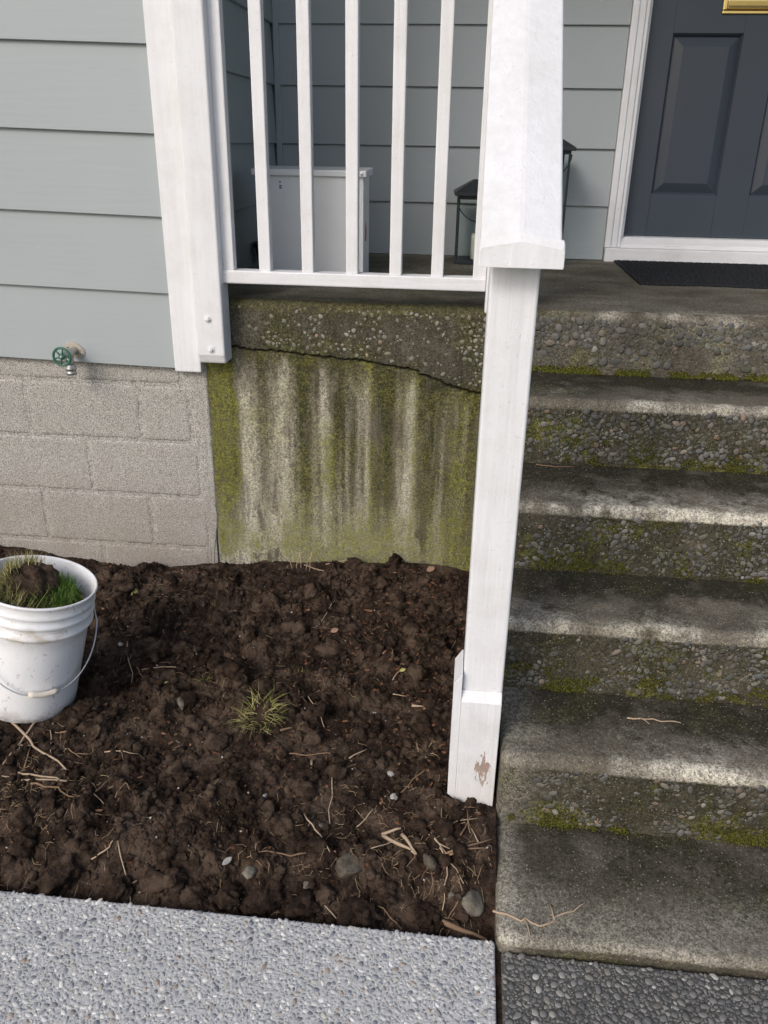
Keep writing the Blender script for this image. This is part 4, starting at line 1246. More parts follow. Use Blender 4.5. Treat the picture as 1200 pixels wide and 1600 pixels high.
# ------------------------------------------------------------------ outdoor tap
tap = tag(empty('garden_tap', (-1.305, YW - 0.022, 0.842)), 'metal garden tap with green handwheel on the lowest siding board', 'tap')
tq = lambda m_: Matrix.Rotation(R(90), 4, 'X') @ m_
FX = Matrix.Rotation(R(90), 4, 'X')                   # local z -> -Y (towards the path)
fz = MB()
n_ = 28
prof = []
for j in range(n_):
    w = 2 * math.pi * j / n_
    prof.append((0.036 * math.cos(w) * (1.0 if abs(math.cos(w)) > 0.6 else 0.86), 0.024 * math.sin(w)))
rot = R(-24)
prof = [(x * math.cos(rot) - z * math.sin(rot), x * math.sin(rot) + z * math.cos(rot)) for x, z in prof]
fz.prism(prof, -0.007, 0.004, 'y')
fl_ = fz.obj('flange', M['flange'], tap, 0.0015)
for s_ in (-1, 1):
    px, pz = s_ * 0.026 * math.cos(rot), s_ * 0.026 * math.sin(rot)
    o = MB().lathe([(0.004, 0.006), (0.004, 0.009), (0.002, 0.0105)], 8, Matrix.Translation((px, 0, pz)) @ FX, True).obj('screw', M['steel'])
    o.parent = fl_
body = MB().lathe([(0.0135, 0.003), (0.0125, 0.012), (0.0115, 0.028), (0.0150, 0.036), (0.0165, 0.048), (0.0150, 0.060), (0.0115, 0.066), (0.0115, 0.076), (0.0075, 0.080), (0.0075, 0.094)], 24, FX, True)
body.tube([(0, -0.040, 0.004), (0, -0.046, -0.014), (0, -0.049, -0.032), (0, -0.050, -0.040)], [0.013, 0.0125, 0.0115, 0.0115], 20)
body.obj('valve_body', M['steel'], tap, 0, True)
nz = MB().lathe([(0.0115, -0.072), (0.0165, -0.071), (0.0165, -0.061), (0.0145, -0.060), (0.0145, -0.057), (0.0175, -0.056), (0.0175, -0.046), (0.0135, -0.044), (0.0135, -0.036)], 28, Matrix.Translation((0, -0.050, 0)))
nz.obj('hose_outlet', M['steel'], tap, 0, True)
wheel = MB()
ring = [(0.0285 * math.cos(2 * math.pi * j / 40), -0.100, 0.0285 * math.sin(2 * math.pi * j / 40)) for j in range(41)]
wheel.tube(ring, 0.0042, 8, False)
for j in range(6):
    w = 2 * math.pi * j / 6 + 0.3
    wheel.tube([(0.006 * math.cos(w), -0.101, 0.006 * math.sin(w)), (0.017 * math.cos(w), -0.0985, 0.017 * math.sin(w)), (0.028 * math.cos(w), -0.100, 0.028 * math.sin(w))], [0.0034, 0.0026, 0.0034], 6)
wheel.lathe([(0.0095, 0.092), (0.0105, 0.097), (0.0095, 0.104), (0.004, 0.1045)], 16, FX, True)
wheel.obj('handwheel', M['valve_green'], tap, 0, True)
MB().lathe([(0.0045, 0.104), (0.0045, 0.1075), (0.003, 0.1085)], 6, FX, True).obj('wheel_screw', M['steel'], tap)

# ------------------------------------------------------------------ things on the landing
# metal box
BX0, BX1, BY0, BY1 = -0.796, -0.402, 3.15, 3.33
boxo = tag(empty('metal_box', ((BX0 + BX1) / 2, BY0 + 0.09, ZL)), 'white metal storage box with overhanging lid behind the balusters', 'box')
bc = lambda o: child_world(o, boxo)
bc(MB().box(BX0, BX1 - 0.022, BY0, BY1, ZL - 0.002, 1.378).obj('body', M['box'], None, 0.003))
bc(MB().box(BX1 - 0.0215, BX1, BY0 + 0.004, BY1 - 0.001, ZL - 0.002, 1.378).obj('side_channel', M['box'], None, 0.002))
lid = bc(MB().prism([(BY0 - 0.012, 1.3785), (BY1 + 0.008, 1.3785), (BY1 + 0.008, 1.406), (BY0 - 0.012, 1.400)], BX0 - 0.012, BX1 + 0.012, 'x').obj('lid', M['box'], None, 0.003))
o = MB().lathe([(0.005, 0), (0.005, 0.003), (0.002, 0.004)], 10, Matrix.Translation((BX1 - 0.004, BY0 - 0.012, 1.389)) @ FX, True).obj('rivet', M['wire'])
o.parent = lid
for k, (w, z) in enumerate(((0.007, 1.357), (0.010, 1.344), (0.009, 1.337))):
    bc(MB().box(-0.709 - 0.0, -0.709 + w, BY0 - 0.0008, BY0 + 0.001, z - 0.0025, z + 0.0025).obj('printed_mark', M['ink_blue']))
bc(MB().prism([(3.20, 1.16), (3.235, 1.15), (3.25, 1.19), (3.225, 1.225), (3.205, 1.205)], BX1 - 0.001, BX1 + 0.0008, 'x').obj('red_mark', M['ink_red']))

# small dark pot in the corner
pot = tag(MB().lathe([(0.001, 0.004), (0.040, 0.0), (0.052, 0.075), (0.057, 0.076), (0.057, 0.092), (0.051, 0.092), (0.047, 0.080), (0.040, 0.012), (0.001, 0.012)], 28).obj('plant_pot', M['iron'], None, 0, True), 'small empty black pot tucked beside the white metal box', 'pot')
pot.location = (-0.835, 3.46, ZL)

def lantern(name, label, cx, cy, w, h, rot, candle):
    root = tag(empty(name, (cx, cy, ZL)), label, 'lantern', 'black candle lanterns by the porch wall')
    root.rotation_euler = (0, 0, rot)
    t = 0.0075 if w < 0.2 else 0.009
    hw = w / 2
    MB().box(-hw - 0.006, hw + 0.006, -hw - 0.006, hw + 0.006, 0.0, 0.014).obj('base', M['iron'], root, 0.002)
    for sx in (-1, 1):
        for sy in (-1, 1):
            MB().box(sx * hw - t if sx > 0 else -hw, sx * hw if sx > 0 else -hw + t, sy * hw - t if sy > 0 else -hw, hw if sy > 0 else -hw + t, 0.0138, h).obj('corner_bar', M['iron'], root, 0.001)
    fr = MB()
    for (x0, x1, y0, y1) in ((-hw, hw, -hw - 0.0004, -hw + t), (-hw, hw, hw - t, hw + 0.0004), (-hw - 0.0004, -hw + t, -hw + t, hw - t), (hw - t, hw + 0.0004, -hw + t, hw - t)):
        fr.box(x0, x1, y0, y1, h - 0.002, h + 0.012)
    fr.obj('top_frame', M['iron'], root)
    e = hw + 0.016
    cap = MB()
    zt = h + 0.012
    cap.add([(-e, -e, zt), (e, -e, zt), (e, e, zt), (-e, e, zt), (-e, -e, zt + 0.013), (e, -e, zt + 0.013), (e, e, zt + 0.013), (-e, e, zt + 0.013),
             (-0.03, -0.03, zt + 0.013 + w * 0.26), (0.03, -0.03, zt + 0.013 + w * 0.26), (0.03, 0.03, zt + 0.013 + w * 0.26), (-0.03, 0.03, zt + 0.013 + w * 0.26)],
            [(0, 3, 2, 1), (0, 1, 5, 4), (1, 2, 6, 5), (2, 3, 7, 6), (3, 0, 4, 7), (4, 5, 9, 8), (5, 6, 10, 9), (6, 7, 11, 10), (7, 4, 8, 11), (8, 9, 10, 11)])
    cap.obj('roof', M['iron'], root, 0.0015)
    for k_ in range(4):
        q = MB().box(-hw + t, hw - t, -0.001, 0.001, 0.016, h - 0.002).obj('pane', M['glass'], root)
        q.location = [(0, -hw + t / 2, 0), (hw - t / 2, 0, 0), (0, hw - t / 2, 0), (-hw + t / 2, 0, 0)][k_]
        q.rotation_euler = (0, 0, [0, R(90), 0, R(90)][k_])
    arc = []
    for k_ in range(17):
        a = math.pi * k_ / 16
        arc.append((hw * 1.02 * math.cos(a), -hw - 0.005 - 0.030 * math.sin(a), h - 0.002 - 0.085 * math.sin(a)))
    MB().tube(arc, 0.0026, 6).obj('handle', M['iron'], root, 0, True)
    c = tag(MB().lathe([(0.0005, 0), (0.036, 0), (0.037, 0.004), (0.037, candle - 0.004), (0.034, candle), (0.012, candle - 0.006), (0.0005, candle - 0.006)], 28).obj('candle', M['wax'], None, 0, True),
            'cream pillar candle inside the ' + ('short' if h < 0.35 else 'tall') + ' black lantern', 'candle')
    c.location = (cx + 0.01, cy, ZL + 0.0138)
    wk = MB().tube([(0, 0, candle - 0.008), (0.001, 0, candle + 0.008)], 0.0012, 5).obj('wick', M['iron'], c)
    return root
lantern('small_lantern', 'short black metal lantern with wire handle, between railing and porch wall', 0.018, 3.76, 0.185, 0.262, R(3), 0.105)
lantern('tall_lantern', 'tall black metal lantern near the door frame', 0.268, 3.76, 0.20, 0.440, R(2), 0.15)

# door mat
matr = tag(empty('door_mat', (1.09, 3.57, ZL)), 'black ribbed rubber mat in front of the door threshold', 'mat')
o = MB().box(-0.462, 0.462, -0.328, 0.332, 0.0, 0.009).obj('mat_base', M['mat'], matr, 0.003)
rb = MB()
for k in range(46):
    for j in range(33):
        x = -0.443 + k * 0.0196
        y = -0.309 + j * 0.0194
        d = 1 if (k + j) % 2 else -1
        u, w = (0.0078, 0.0032 * d)
        rb.add([(x - u, y - 0.0058 * d - 0.0022, 0.0088), (x + u, y + 0.0058 * d - 0.0022, 0.0088), (x + u, y + 0.0058 * d + 0.0022, 0.0088), (x - u, y - 0.0058 * d + 0.0022, 0.0088),
                (x - u, y - 0.0058 * d, 0.0122), (x + u, y + 0.0058 * d, 0.0122)], [(0, 1, 5, 4), (1, 2, 5), (2, 3, 4, 5), (3, 0, 4)])
tag(rb.obj('mat_ribs', M['mat'], matr), kind='stuff')

# ------------------------------------------------------------------ bucket
bk = tag(empty('bucket', (-1.177, 1.797, 0.052)), 'dirty white plastic bucket standing tilted in the soil, filled with sods', 'bucket')
bk.rotation_euler = (0, 0, 0)
Rb = Matrix.Rotation(-0.083, 4, 'X') @ Matrix.Rotation(0.205, 4, 'Y')
bk.rotation_euler = Rb.to_euler()
prof = [(0.001, 0.0), (0.120, 0.0), (0.1285, 0.006), (0.1300, 0.02), (0.1345, 0.12), (0.1385, 0.22), (0.1405, 0.262),
        (0.1435, 0.266), (0.1495, 0.270), (0.1510, 0.274), (0.1500, 0.279), (0.1445, 0.284), (0.1440, 0.296), (0.1450, 0.300), (0.1500, 0.304), (0.1512, 0.308), (0.1500, 0.313), (0.1460, 0.317), (0.1455, 0.328),
        (0.1485, 0.331), (0.1505, 0.335), (0.1490, 0.340), (0.1475, 0.344), (0.1478, 0.360), (0.1500, 0.362), (0.1520, 0.365), (0.1525, 0.368), (0.1510, 0.371), (0.1475, 0.371), (0.1455, 0.366), (0.1430, 0.33), (0.1375, 0.22), (0.1270, 0.03), (0.1150, 0.012), (0.001, 0.011)]
MB().lathe(prof, 96).obj('shell', M['bucket'], bk, 0, True)
# bail: ears left and right of the front, wire hanging down
ea = R(41)                                          # direction of right ear in the bucket frame
e0 = Vector((0.152 * math.cos(ea), 0.152 * math.sin(ea), 0.288)); e1 = Vector((-0.152 * math.cos(ea), -0.152 * math.sin(ea), 0.288))
front = Vector((math.sin(ea), -math.cos(ea), 0))
wire, grip = [], []
for k in range(41):
    a = math.pi * k / 40
    side = Vector((math.cos(ea), math.sin(ea), 0)) * (0.160 * math.cos(a))
    drop = 0.185 * math.sin(a) ** 0.85 if 0 < k < 40 else 0
    outw = 0.030 + 0.128 * math.sin(a)
    p = side * (1 if 1 < k < 39 else 0.97) + front * (outw - 0.030 if k in (0, 40) else outw - 0.012) + Vector((0, 0, 0.288 - drop))
    if 17 <= k <= 23: p = p + Vector((0, 0, 0.004))
    wire.append(p)
MB().tube([tuple(p) for p in wire], 0.0019, 8).obj('wire_handle', M['wire'], bk, 0, True)
gp = wire[17:24]
gr_ = [0.0068, 0.0078, 0.0070, 0.0078, 0.0070, 0.0078, 0.0068]
MB().tube([tuple(p) for p in gp], gr_, 14).obj('grip', M['grip'], bk, 0, True)
for e in (wire[0], wire[40]):
    d = Vector((e.x, e.y, 0)).normalized()
    mt = Matrix.Translation(e - d * 0.016) @ d.to_track_quat('Z', 'Y').to_matrix().to_4x4()
    MB().lathe([(0.014, -0.002), (0.014, 0.006), (0.010, 0.012), (0.004, 0.013)], 18, mt, True).obj('ear', M['bucket'], bk, 0, True)

def blades(mb, roots, lens, dirs, width, curl=0.5, segs=3):
    for (p, L, d) in zip(roots, lens, dirs):
        p = Vector(p); d = Vector(d).normalized()
        s_ = d.cross(Vector((rng.standard_normal(), rng.standard_normal(), 0.2))).normalized()
        bend = Vector((rng.standard_normal() * 0.5, rng.standard_normal() * 0.5, -0.5 - 0.6 * rng.random())) * curl
        pts, w = [p], width * (0.6 + 0.7 * rng.random())
        cur = d.copy()
        for k in range(segs):
            cur = (cur + bend * (0.35 + 0.3 * k)).normalized()
            pts.append(pts[-1] + cur * (L / segs))
        v = []
        for k, q in enumerate(pts[:-1]):
            ww = w * (1 - 0.28 * k)
            v += [q - s_ * ww, q + s_ * ww]
        v.append(pts[-1])
        f = [(2 * k, 2 * k + 1, 2 * k + 3, 2 * k + 2) for k in range(segs - 1)] + [(2 * segs - 2, 2 * segs - 1, 2 * segs)]
        mb.add(v, f)

bworld = Matrix.Translation(bk.location) @ Rb
def sod(name, label, c, size, rotm, nb, gmat, soil_amp, gl, side, spread=0.5):
    root = tag(empty(name, bworld @ Vector(c)), label, 'sod')
    root.rotation_euler = (bworld.to_3x3() @ rotm.to_3x3()).to_euler()
    v = I4[0].copy()
    s1 = rng.random(2) * 30
    d = 1 + 0.30 * fbm(v[:, 0] * 2.4 + s1[0] + v[:, 2], v[:, 1] * 2.4 + s1[1] - v[:, 2], 5, 0.68)
    sup = np.sign(v) * np.abs(v) ** 0.85
    v = sup * d[:, None] * np.array(size)
    rm = np.array(rotm.to_3x3())
    loc_ = v @ rm.T + np.array(c)
    rr_ = np.hypot(loc_[:, 0], loc_[:, 1])
    lim = 0.124 + 0.014 * np.clip((loc_[:, 2] - 0.2) / 0.17, -1, 1)
    k_ = np.minimum(1, lim / np.maximum(rr_, 1e-4))
    loc_[:, :2] *= k_[:, None]
    v = (loc_ - np.array(c)) @ rm
    link('earth', np_mesh('earth', v, [I4[1]], True), M['soil'], root)
    idx = [i for i in range(len(v)) if side(I4[0][i])]
    mb = MB()
    pick = rng.choice(idx, nb)
    roots, dirs = [], []
    for i in pick:
        p = v[i] * 0.97 + rng.standard_normal(3) * 0.004
        nrm_ = I4[0][i] + rng.standard_normal(3) * spread * 0.6
        loc = np.array((rotm @ Vector(p)) + Vector(c))
        rad_ = math.hypot(loc[0], loc[1])
        if rad_ > 0.128: continue
        inw = -np.array([loc[0], loc[1], 0]) / max(rad_, 0.01) * smooth(0.07, 0.12, rad_)
        inw = np.array(rotm.to_3x3().transposed() @ Vector(inw))
        roots.append(p); dirs.append(nrm_ * (1 - 0.7 * smooth(0.08, 0.12, rad_)) + np.array([0, 0, 0.5]) + inw * 1.1)
    blades(mb, roots, gl[0] + (gl[1] - gl[0]) * rng.random(len(roots)), dirs, 0.0011, 0.22)
    tag(mb.obj('grass_blades', gmat, root), kind='stuff')
    return root
sod('upturned_sod', 'upturned yellowing sod with bare earth side in the bucket', (-0.022, 0.012, 0.315), (0.080, 0.066, 0.082), Matrix.Rotation(R(-8), 4, 'Y') @ Matrix.Rotation(R(-20), 4, 'X'), 950, M['grass_y'], 0.5, (0.022, 0.05),
    lambda n: n[0] < 0.1 and n[1] < 0.75 and n[2] > -0.6 and not (n[0] > -0.15 and n[1] < -0.2))
sod('green_sod', 'fresh green sod against the inner wall of the bucket', (0.062, 0.014, 0.290), (0.056, 0.080, 0.050), Matrix.Rotation(R(14), 4, 'Y'), 2300, M['grass_g'], 0.5, (0.028, 0.058), lambda n: n[2] > -0.1)
sod('mixed_sod', 'low clump of earth with straggling grass at the front of the bucket', (-0.03, -0.075, 0.278), (0.095, 0.055, 0.050), Matrix.Rotation(R(0), 4, 'Y'), 520, M['grass_y'], 0.5, (0.03, 0.075), lambda n: n[2] > 0.1)
fillv = MB().lathe([(0.001, 0.285), (0.06, 0.28), (0.1, 0.27), (0.1395, 0.262)], 40)
fo = fillv.obj('loose_earth', M['soil'])
tag(fo, 'loose dark earth under the sods inside the bucket', 'earth', kind='stuff')
fo.matrix_world = bworld

# ------------------------------------------------------------------ plants and litter on the soil
def tuft(name, label, x, y, n, lo, hi, rad, mat, group=None):
    z = float(soil_at(x, y))
    mb = MB()
    a = rng.random(n) * 6.28
    r_ = rad * np.sqrt(rng.random(n))
    roots = [(r_[i] * math.cos(a[i]), r_[i] * math.sin(a[i]), float(soil_at(x + r_[i] * math.cos(a[i]), y + r_[i] * math.sin(a[i]))) - z - 0.002) for i in range(n)]
    dirs = [(math.cos(a[i]) * (0.35 + 0.8 * rng.random()) + 0.45 * rng.standard_normal() + 0.15, math.sin(a[i]) * (0.35 + 0.8 * rng.random()) + 0.25 * rng.standard_normal() - 0.18, 0.75) for i in range(n)]
    blades(mb, roots, lo + (hi - lo) * rng.random(n), dirs, 0.0010, 0.62)
    o = mb.obj(name, mat)
    o.location = (x, y, z)
    return tag(o, label, 'grass', group)
tuft('grass_tuft', 'large pale green grass tuft growing from the middle of the soil', -0.500, 1.780, 210, 0.03, 0.085, 0.044, M['grass_y'])
tuft('grass_tuft', 'small yellow grass tuft uphill from the large grass tuft', -0.715, 1.965, 34, 0.02, 0.045, 0.012, M['grass_y'])
tuft('grass_tuft', 'withered straw coloured grass tuft beside the base of the newel post', -0.050, 1.735, 46, 0.03, 0.06, 0.018, M['straw'])
tuft('grass_tuft', 'thin weak grass seedlings beside the twig heap below the bucket', -0.87, 1.54, 26, 0.02, 0.045, 0.025, M['grass_y'])
tuft('grass_tuft', 'tiny pale grass sprout behind the large grass tuft', -0.44, 2.02, 12, 0.015, 0.035, 0.008, M['grass_y'])
tuft('green_sprig', 'tiny bright green sprig in the soil near the newel post', -0.060, 2.055, 14, 0.008, 0.02, 0.006, M['leaf_g'])

def twig(pts, r, name, label, mat, group=None, z=None, cat='twig', lift=0.004, forks=0):
    P = []
    for (p, q) in zip(pts[:-1], pts[1:]):
        for t_ in np.linspace(0, 1, 5)[:-1]:
            P.append(((p[0] + (q[0] - p[0]) * t_), (p[1] + (q[1] - p[1]) * t_)))
    P.append(pts[-1])
    L_ = math.hypot(P[0][0] - P[-1][0], P[0][1] - P[-1][1])
    W = []
    for (x, y) in P:
        x += 0.018 * L_ * rng.standard_normal(); y += 0.018 * L_ * rng.standard_normal()
        y = min(max(y, 1.218), 2.625) if z is None else y
        W.append([x, y, (float(soil_at(min(x, 0.12), y)) if z is None else z)])
    zz = np.array([w[2] for w in W])
    if z is None:
        line = np.linspace(zz[0], zz[-1], len(zz))
        line = line + max(0, np.quantile(zz - line, 0.8)) * np.sin(np.linspace(0.2, math.pi - 0.2, len(zz)))
        zz = np.maximum(0.6 * line + 0.4 * zz, zz + r * 0.3); zz = np.convolve(np.pad(zz, 1, mode='edge'), [0.25, 0.5, 0.25], 'valid') + 0.0015
    c = Vector((W[0][0], W[0][1], zz[0]))
    pts3 = [(w[0] - c.x, w[1] - c.y, q - c.z + r * 0.6 + (lift * 0.3 if z is None else 0)) for w, q in zip(W, zz)]
    rr = [r * (1 - 0.45 * k / (len(pts3) - 1)) * (0.9 + 0.2 * rng.random()) for k in range(len(pts3))]
    mb = MB().tube(pts3, rr, 6)
    for k in range(forks):
        i = int(len(pts3) * (0.3 + 0.3 * k))
        a = Vector(pts3[i]); d = Vector(pts3[min(i + 2, len(pts3) - 1)]) - a
        e = Vector((d.x * 0.6 - d.y * (0.7 if k % 2 else -0.7), d.y * 0.6 + d.x * (0.7 if k % 2 else -0.7), 0)).normalized() * L_ * 0.22
        mb.tube([tuple(a), tuple(a + e * 0.5 + Vector((0, 0, 0.003))), tuple(a + e)], [r * 0.6, r * 0.5, r * 0.3], 5)
    o = mb.obj(name, mat, None, 0, True)
    o.location = c
    return tag(o, label, cat, group)
TW = [[(-1.186,1.713),(-1.057,1.612),(-0.938,1.532)],[(-1.103,1.715),(-1.107,1.622),(-1.113,1.542)],[(-1.116,1.616),(-1.050,1.608)],[(-1.047,1.672),(-1.008,1.590)],[(-1.077,1.531),(-0.964,1.501),(-0.916,1.501)],[(-1.040,1.499),(-0.917,1.496)],[(-1.004,1.480),(-0.935,1.474),(-0.880,1.450)],[(-0.844,1.480),(-0.825,1.513)],[(-0.850,1.463),(-0.802,1.445)],[(-0.784,1.465),(-0.767,1.499),(-0.748,1.471)],[(-0.783,1.313),(-0.745,1.331),(-0.730,1.368)],[(-0.725,1.247),(-0.667,1.287)],[(-0.731,1.349),(-0.667,1.243)],[(-0.873,1.617),(-0.786,1.620)],[(-0.972,1.617),(-0.921,1.589)],[(-0.516,1.443),(-0.498,1.386)],[(-0.671,1.239),(-0.612,1.244)],[(-0.422,1.659),(-0.351,1.663),(-0.283,1.675)],[(-0.336,1.651),(-0.328,1.583)],[(-0.276,1.612),(-0.257,1.455)],[(-0.298,1.481),(-0.304,1.424)],[(-0.317,1.449),(-0.273,1.409),(-0.238,1.361)],[(-0.294,1.366),(-0.365,1.348),(-0.424,1.329)],[(-0.035,1.672),(-0.103,1.565)],[(-0.161,1.510),(-0.193,1.459)],[(-0.132,1.444),(-0.087,1.454)],[(-0.131,1.440),(-0.049,1.387)],[(-0.084,1.440),(-0.048,1.384)],[(-0.152,1.388),(-0.088,1.432)],[(0.072,1.438),(0.061,1.501)],[(0.056,1.508),(0.082,1.515)],[(-0.021,1.424),(0.021,1.386),(0.060,1.324)],[(0.018,1.377),(0.103,1.404)],[(0.018,1.379),(0.119,1.434)],[(0.004,1.393),(0.022,1.366),(0.017,1.280)],[(0.060,1.310),(0.029,1.268)],[(0.016,1.266),(0.112,1.238)],[(-0.136,1.304),(-0.093,1.268),(-0.046,1.217)],[(-0.250,1.286),(-0.161,1.222)],[(-0.392,2.414),(-0.428,2.265)],[(-0.405,1.925),(-0.363,1.831),(-0.328,1.782)],[(-0.600,2.60),(-0.585,2.52)],[(-0.464,2.60),(-0.310,2.62)],[(-0.538,2.60),(-0.455,2.56)],[(-0.161,1.999),(-0.138,2.040)],[(-0.157,1.952),(-0.116,1.951)],[(-0.108,1.930),(-0.084,1.949)],[(-0.096,1.907),(-0.065,1.905)],[(-0.450,1.731),(-0.408,1.755)],[(-0.243,1.671),(-0.201,1.712)],[(-1.020,2.126),(-0.943,1.967)],[(-0.938,2.022),(-0.807,2.031)],[(-0.954,2.036),(-0.914,1.985)]]
thick = {0: 0.0042, 1: 0.0034, 4: 0.003, 5: 0.003, 6: 0.003, 11: 0.003, 26: 0.005, 27: 0.005, 25: 0.0042, 36: 0.0065, 32: 0.003, 33: 0.0025, 18: 0.0034, 47: 0.004, 48: 0.004}
for k, tp in enumerate(TW):
    r_ = thick.get(k, 0.0015 + 0.0007 * rng.random())
    mt = M['twig_pale'] if rng.random() < 0.62 else M['twig_mid']
    if k == 36:
        twig(tp, r_, 'twig', 'thickest brown stick wedged between soil, walkway and bottom step', M['twig_mid'])
    elif k <= 8 or k == 14:
        twig(tp, r_, 'twig', 'dry stalk in the twig heap below the bucket', mt, 'stalks heaped below the bucket')
    elif k in (25, 26, 27, 28):
        twig(tp, r_, 'twig', 'stout pale splinter in a small cluster on the soil near the walkway', M['twig_pale'], 'splinters clustered near the walkway')
    elif 41 <= k <= 43:
        twig(tp, r_, 'twig', 'dry stem standing at the foot of the green stained wall', M['twig_pale'], 'stems at the foot of the stained wall')
    elif 29 <= k <= 35:
        twig(tp, r_, 'twig', 'dry twig in the tangle between newel post and bottom step corner', mt, 'twigs in the corner by the bottom step')
    elif k >= 39:
        twig(tp, r_, 'twig', 'thin dry twig on the soil between the large grass tuft and the house', mt, 'twigs on the upper soil')
    else:
        twig(tp, r_, 'twig', 'thin dry twig on the soil between the large grass tuft and the walkway', mt, 'twigs on the lower soil')
for k in range(16):
    if k < 9: x, y = -1.12 + 0.22 * rng.random(), 1.46 + 0.2 * rng.random()
    else: x, y = -0.02 + 0.13 * rng.random(), 1.27 + 0.2 * rng.random()
    a, Lk = rng.random() * 3.14, 0.03 + 0.05 * rng.random()
    x2, y2 = min(x + math.cos(a) * Lk, 0.115), max(min(y + math.sin(a) * Lk, 1.66), 1.225)
    mt = M['twig_pale'] if rng.random() < 0.5 else M['twig_mid']
    if k < 9: twig([(x, y), (x2, y2)], 0.0014 + 0.0012 * rng.random(), 'twig', 'dry stalk in the twig heap below the bucket', mt, 'stalks heaped below the bucket')
    else: twig([(x, y), (x2, y2)], 0.0012 + 0.0010 * rng.random(), 'twig', 'dry twig in the tangle between newel post and bottom step corner', mt, 'twigs in the corner by the bottom step')
# upright dead stems against the wall
for k, (x, a, h) in enumerate(((-0.565, 0.25, 0.05), (-0.545, -0.1, 0.07), (-0.53, 0.35, 0.06), (-0.515, 0.1, 0.075), (-0.575, -0.5, 0.045))):
    z = float(soil_at(x, 2.57))
    o = MB().tube([(0, 0, -0.012), (a * 0.02, 0.008, h * 0.5), (a * 0.07, 0.012, h)], [0.0018, 0.0015, 0.0010], 6).obj('twig', M['twig_pale'], None, 0, True)
    o.location = (x, 2.57, z)
    tag(o, 'dry stem standing at the foot of the green stained wall', 'twig', 'stems at the foot of the stained wall')
twig([(0.121,1.254),(0.18,1.238),(0.217,1.231),(0.265,1.262),(0.320,1.294)], 0.0026, 'twig', 'forked pale twig lying on the bottom step', M['twig_pale'], z=0.0285, forks=2)
twig([(0.438,1.676),(0.50,1.677),(0.565,1.673)], 0.0021, 'twig', 'straight pale stalk with a frayed end lying on the second step', M['twig_pale'], z=0.2295, forks=1)
twig([(0.225,2.325),(0.28,2.318),(0.34,2.322)], 0.0013, 'twig', 'very thin twig on the step two below the landing', M['twig_mid'], z=0.629)

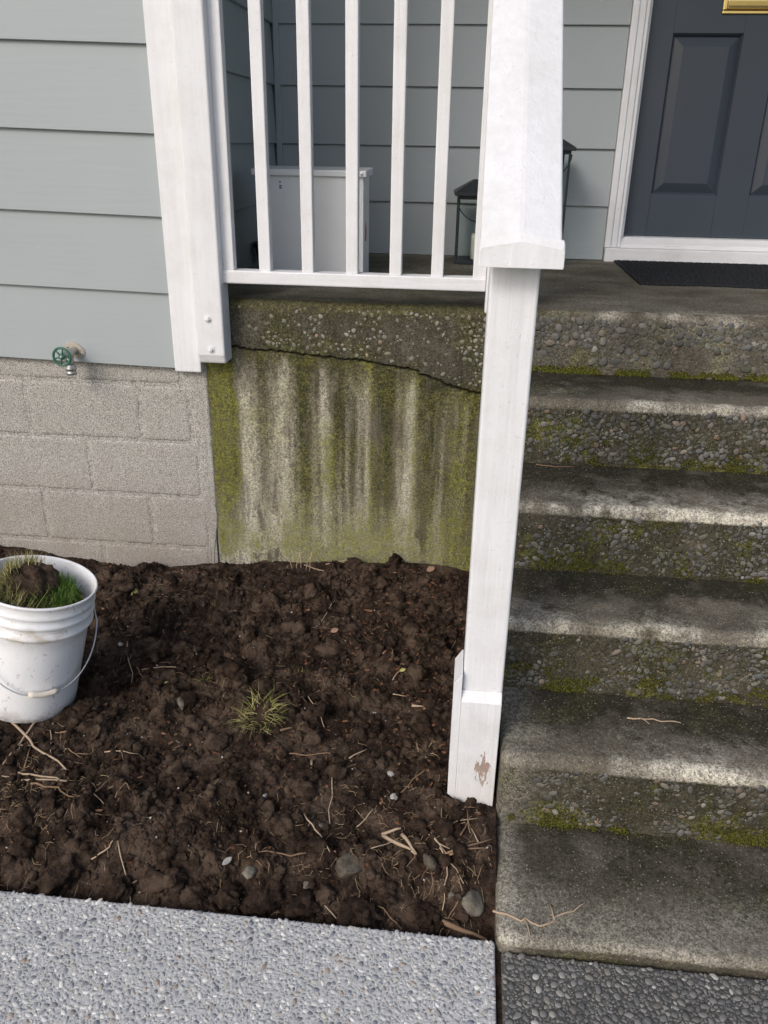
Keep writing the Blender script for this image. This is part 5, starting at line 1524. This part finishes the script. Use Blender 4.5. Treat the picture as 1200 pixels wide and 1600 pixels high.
STN = [(-0.740,1.829,0.019,'stone','pointed beige stone standing upright beside the large grass tuft'),(-1.029,2.098,0.010,'stone_white',None),(-0.823,2.129,0.012,'stone',None),(-0.116,1.549,0.012,'stone_white',None),(-0.133,1.641,0.011,'stone_white',None),(-0.277,1.449,0.009,'stone',None),(0.019,1.419,0.011,'stone',None),
       (0.082,1.300,0.030,'stone','big grey green stone in the soil corner by the bottom step'),(-0.017,1.367,0.022,'stone_dark','flat muddy stone beside the twigs at the newel post side'),(-0.196,1.347,0.036,'stone_dark','broad broken lump of old concrete half buried near the walkway'),(-0.413,1.304,0.018,'stone','light grey concrete chunk near the walkway edge'),(-0.284,1.308,0.012,'stone',None),(-0.433,1.541,0.009,'stone_white',None),(0.035,1.315,0.010,'stone',None)]
for (x, y, r_, mt, lab) in STN:
    v = I3[0].copy()
    for _ in range(9):
        pn = rng.standard_normal(3); pn /= np.linalg.norm(pn); cc = 0.55 + 0.3 * rng.random()
        ex = np.clip(v @ pn - cc, 0, None)
        v = v - ex[:, None] * pn * 0.92
    d = 1 + 0.14 * fbm(v[:, 0] * 3 + v[:, 2] * 2 + x * 50, v[:, 1] * 3 + y * 50, 3, 0.6)
    hgt = 1.35 if 'pointed' in (lab or '') else 0.7
    v = v * d[:, None] * r_ * np.array([1.0 if hgt < 1 else 0.6, 0.85 if hgt < 1 else 0.55, hgt])
    o = link('stone', np_mesh('stone', v, [I3[1]], True), M[mt])
    o.location = (x, y, float(soil_at(x, y)) + r_ * hgt * 0.35)
    o.rotation_euler = (0.15, -0.1, rng.random() * 6)
    tag(o, lab or 'small rounded pebble lying loose on the dug soil', 'stone', None if lab else 'loose pebbles on the soil')

def leaf(x, y, L_, w, mat, label, rz):
    z = float(soil_at(x, y)) + 0.006
    v, f = [], []
    nseg = 7
    for k in range(nseg + 1):
        t_ = k / nseg
        ww = w * math.sin(math.pi * min(0.98, t_ * 0.94 + 0.03)) ** 0.8
        zz = 0.25 * L_ * (t_ - 0.5) ** 2 + 0.1 * L_ * t_
        v += [(L_ * (t_ - 0.5), -ww, zz + 0.3 * ww), (L_ * (t_ - 0.5), 0, zz), (L_ * (t_ - 0.5), ww, zz + 0.3 * ww)]
    for k in range(nseg):
        for j in (0, 1): f.append((3 * k + j, 3 * k + j + 1, 3 * k + j + 4, 3 * k + j + 3))
    o = MB().add(v, f).obj('leaf', mat, None, 0, True)
    s = o.modifiers.new('thick', 'SOLIDIFY'); s.thickness = 0.0006
    o.location = (x, y, z); o.rotation_euler = (0.25, -0.1, rz)
    tag(o, label, 'leaf')
leaf(-1.10, 2.40, 0.035, 0.008, M['leaf_y'], 'pale curled leaf on the soil behind the bucket', 1.3)
leaf(-0.851, 1.882, 0.040, 0.008, M['leaf_y'], 'yellow green leaf on the soil to the stone side of the bucket', -0.9)
leaf(-0.825, 1.925, 0.024, 0.003, M['leaf_y'], 'narrow yellow leaf blade beside the yellow green leaf', 0.3)
leaf(-0.370, 2.233, 0.026, 0.010, M['leaf_b'], 'pinkish tan leaf scrap on the soil below the stained wall', 0.6)
leaf(-0.083, 2.590, 0.034, 0.012, M['leaf_b'], 'brown dead leaf at the foot of the wall near the newel post', 0.9)
leaf(-0.135, 2.035, 0.020, 0.006, M['leaf_y'], 'small round yellow leaf among splinters near the newel post', 0.4)
leaf(-0.470, 1.330, 0.026, 0.007, M['stone_white'], 'white papery flake near the walkway edge', 0.9)
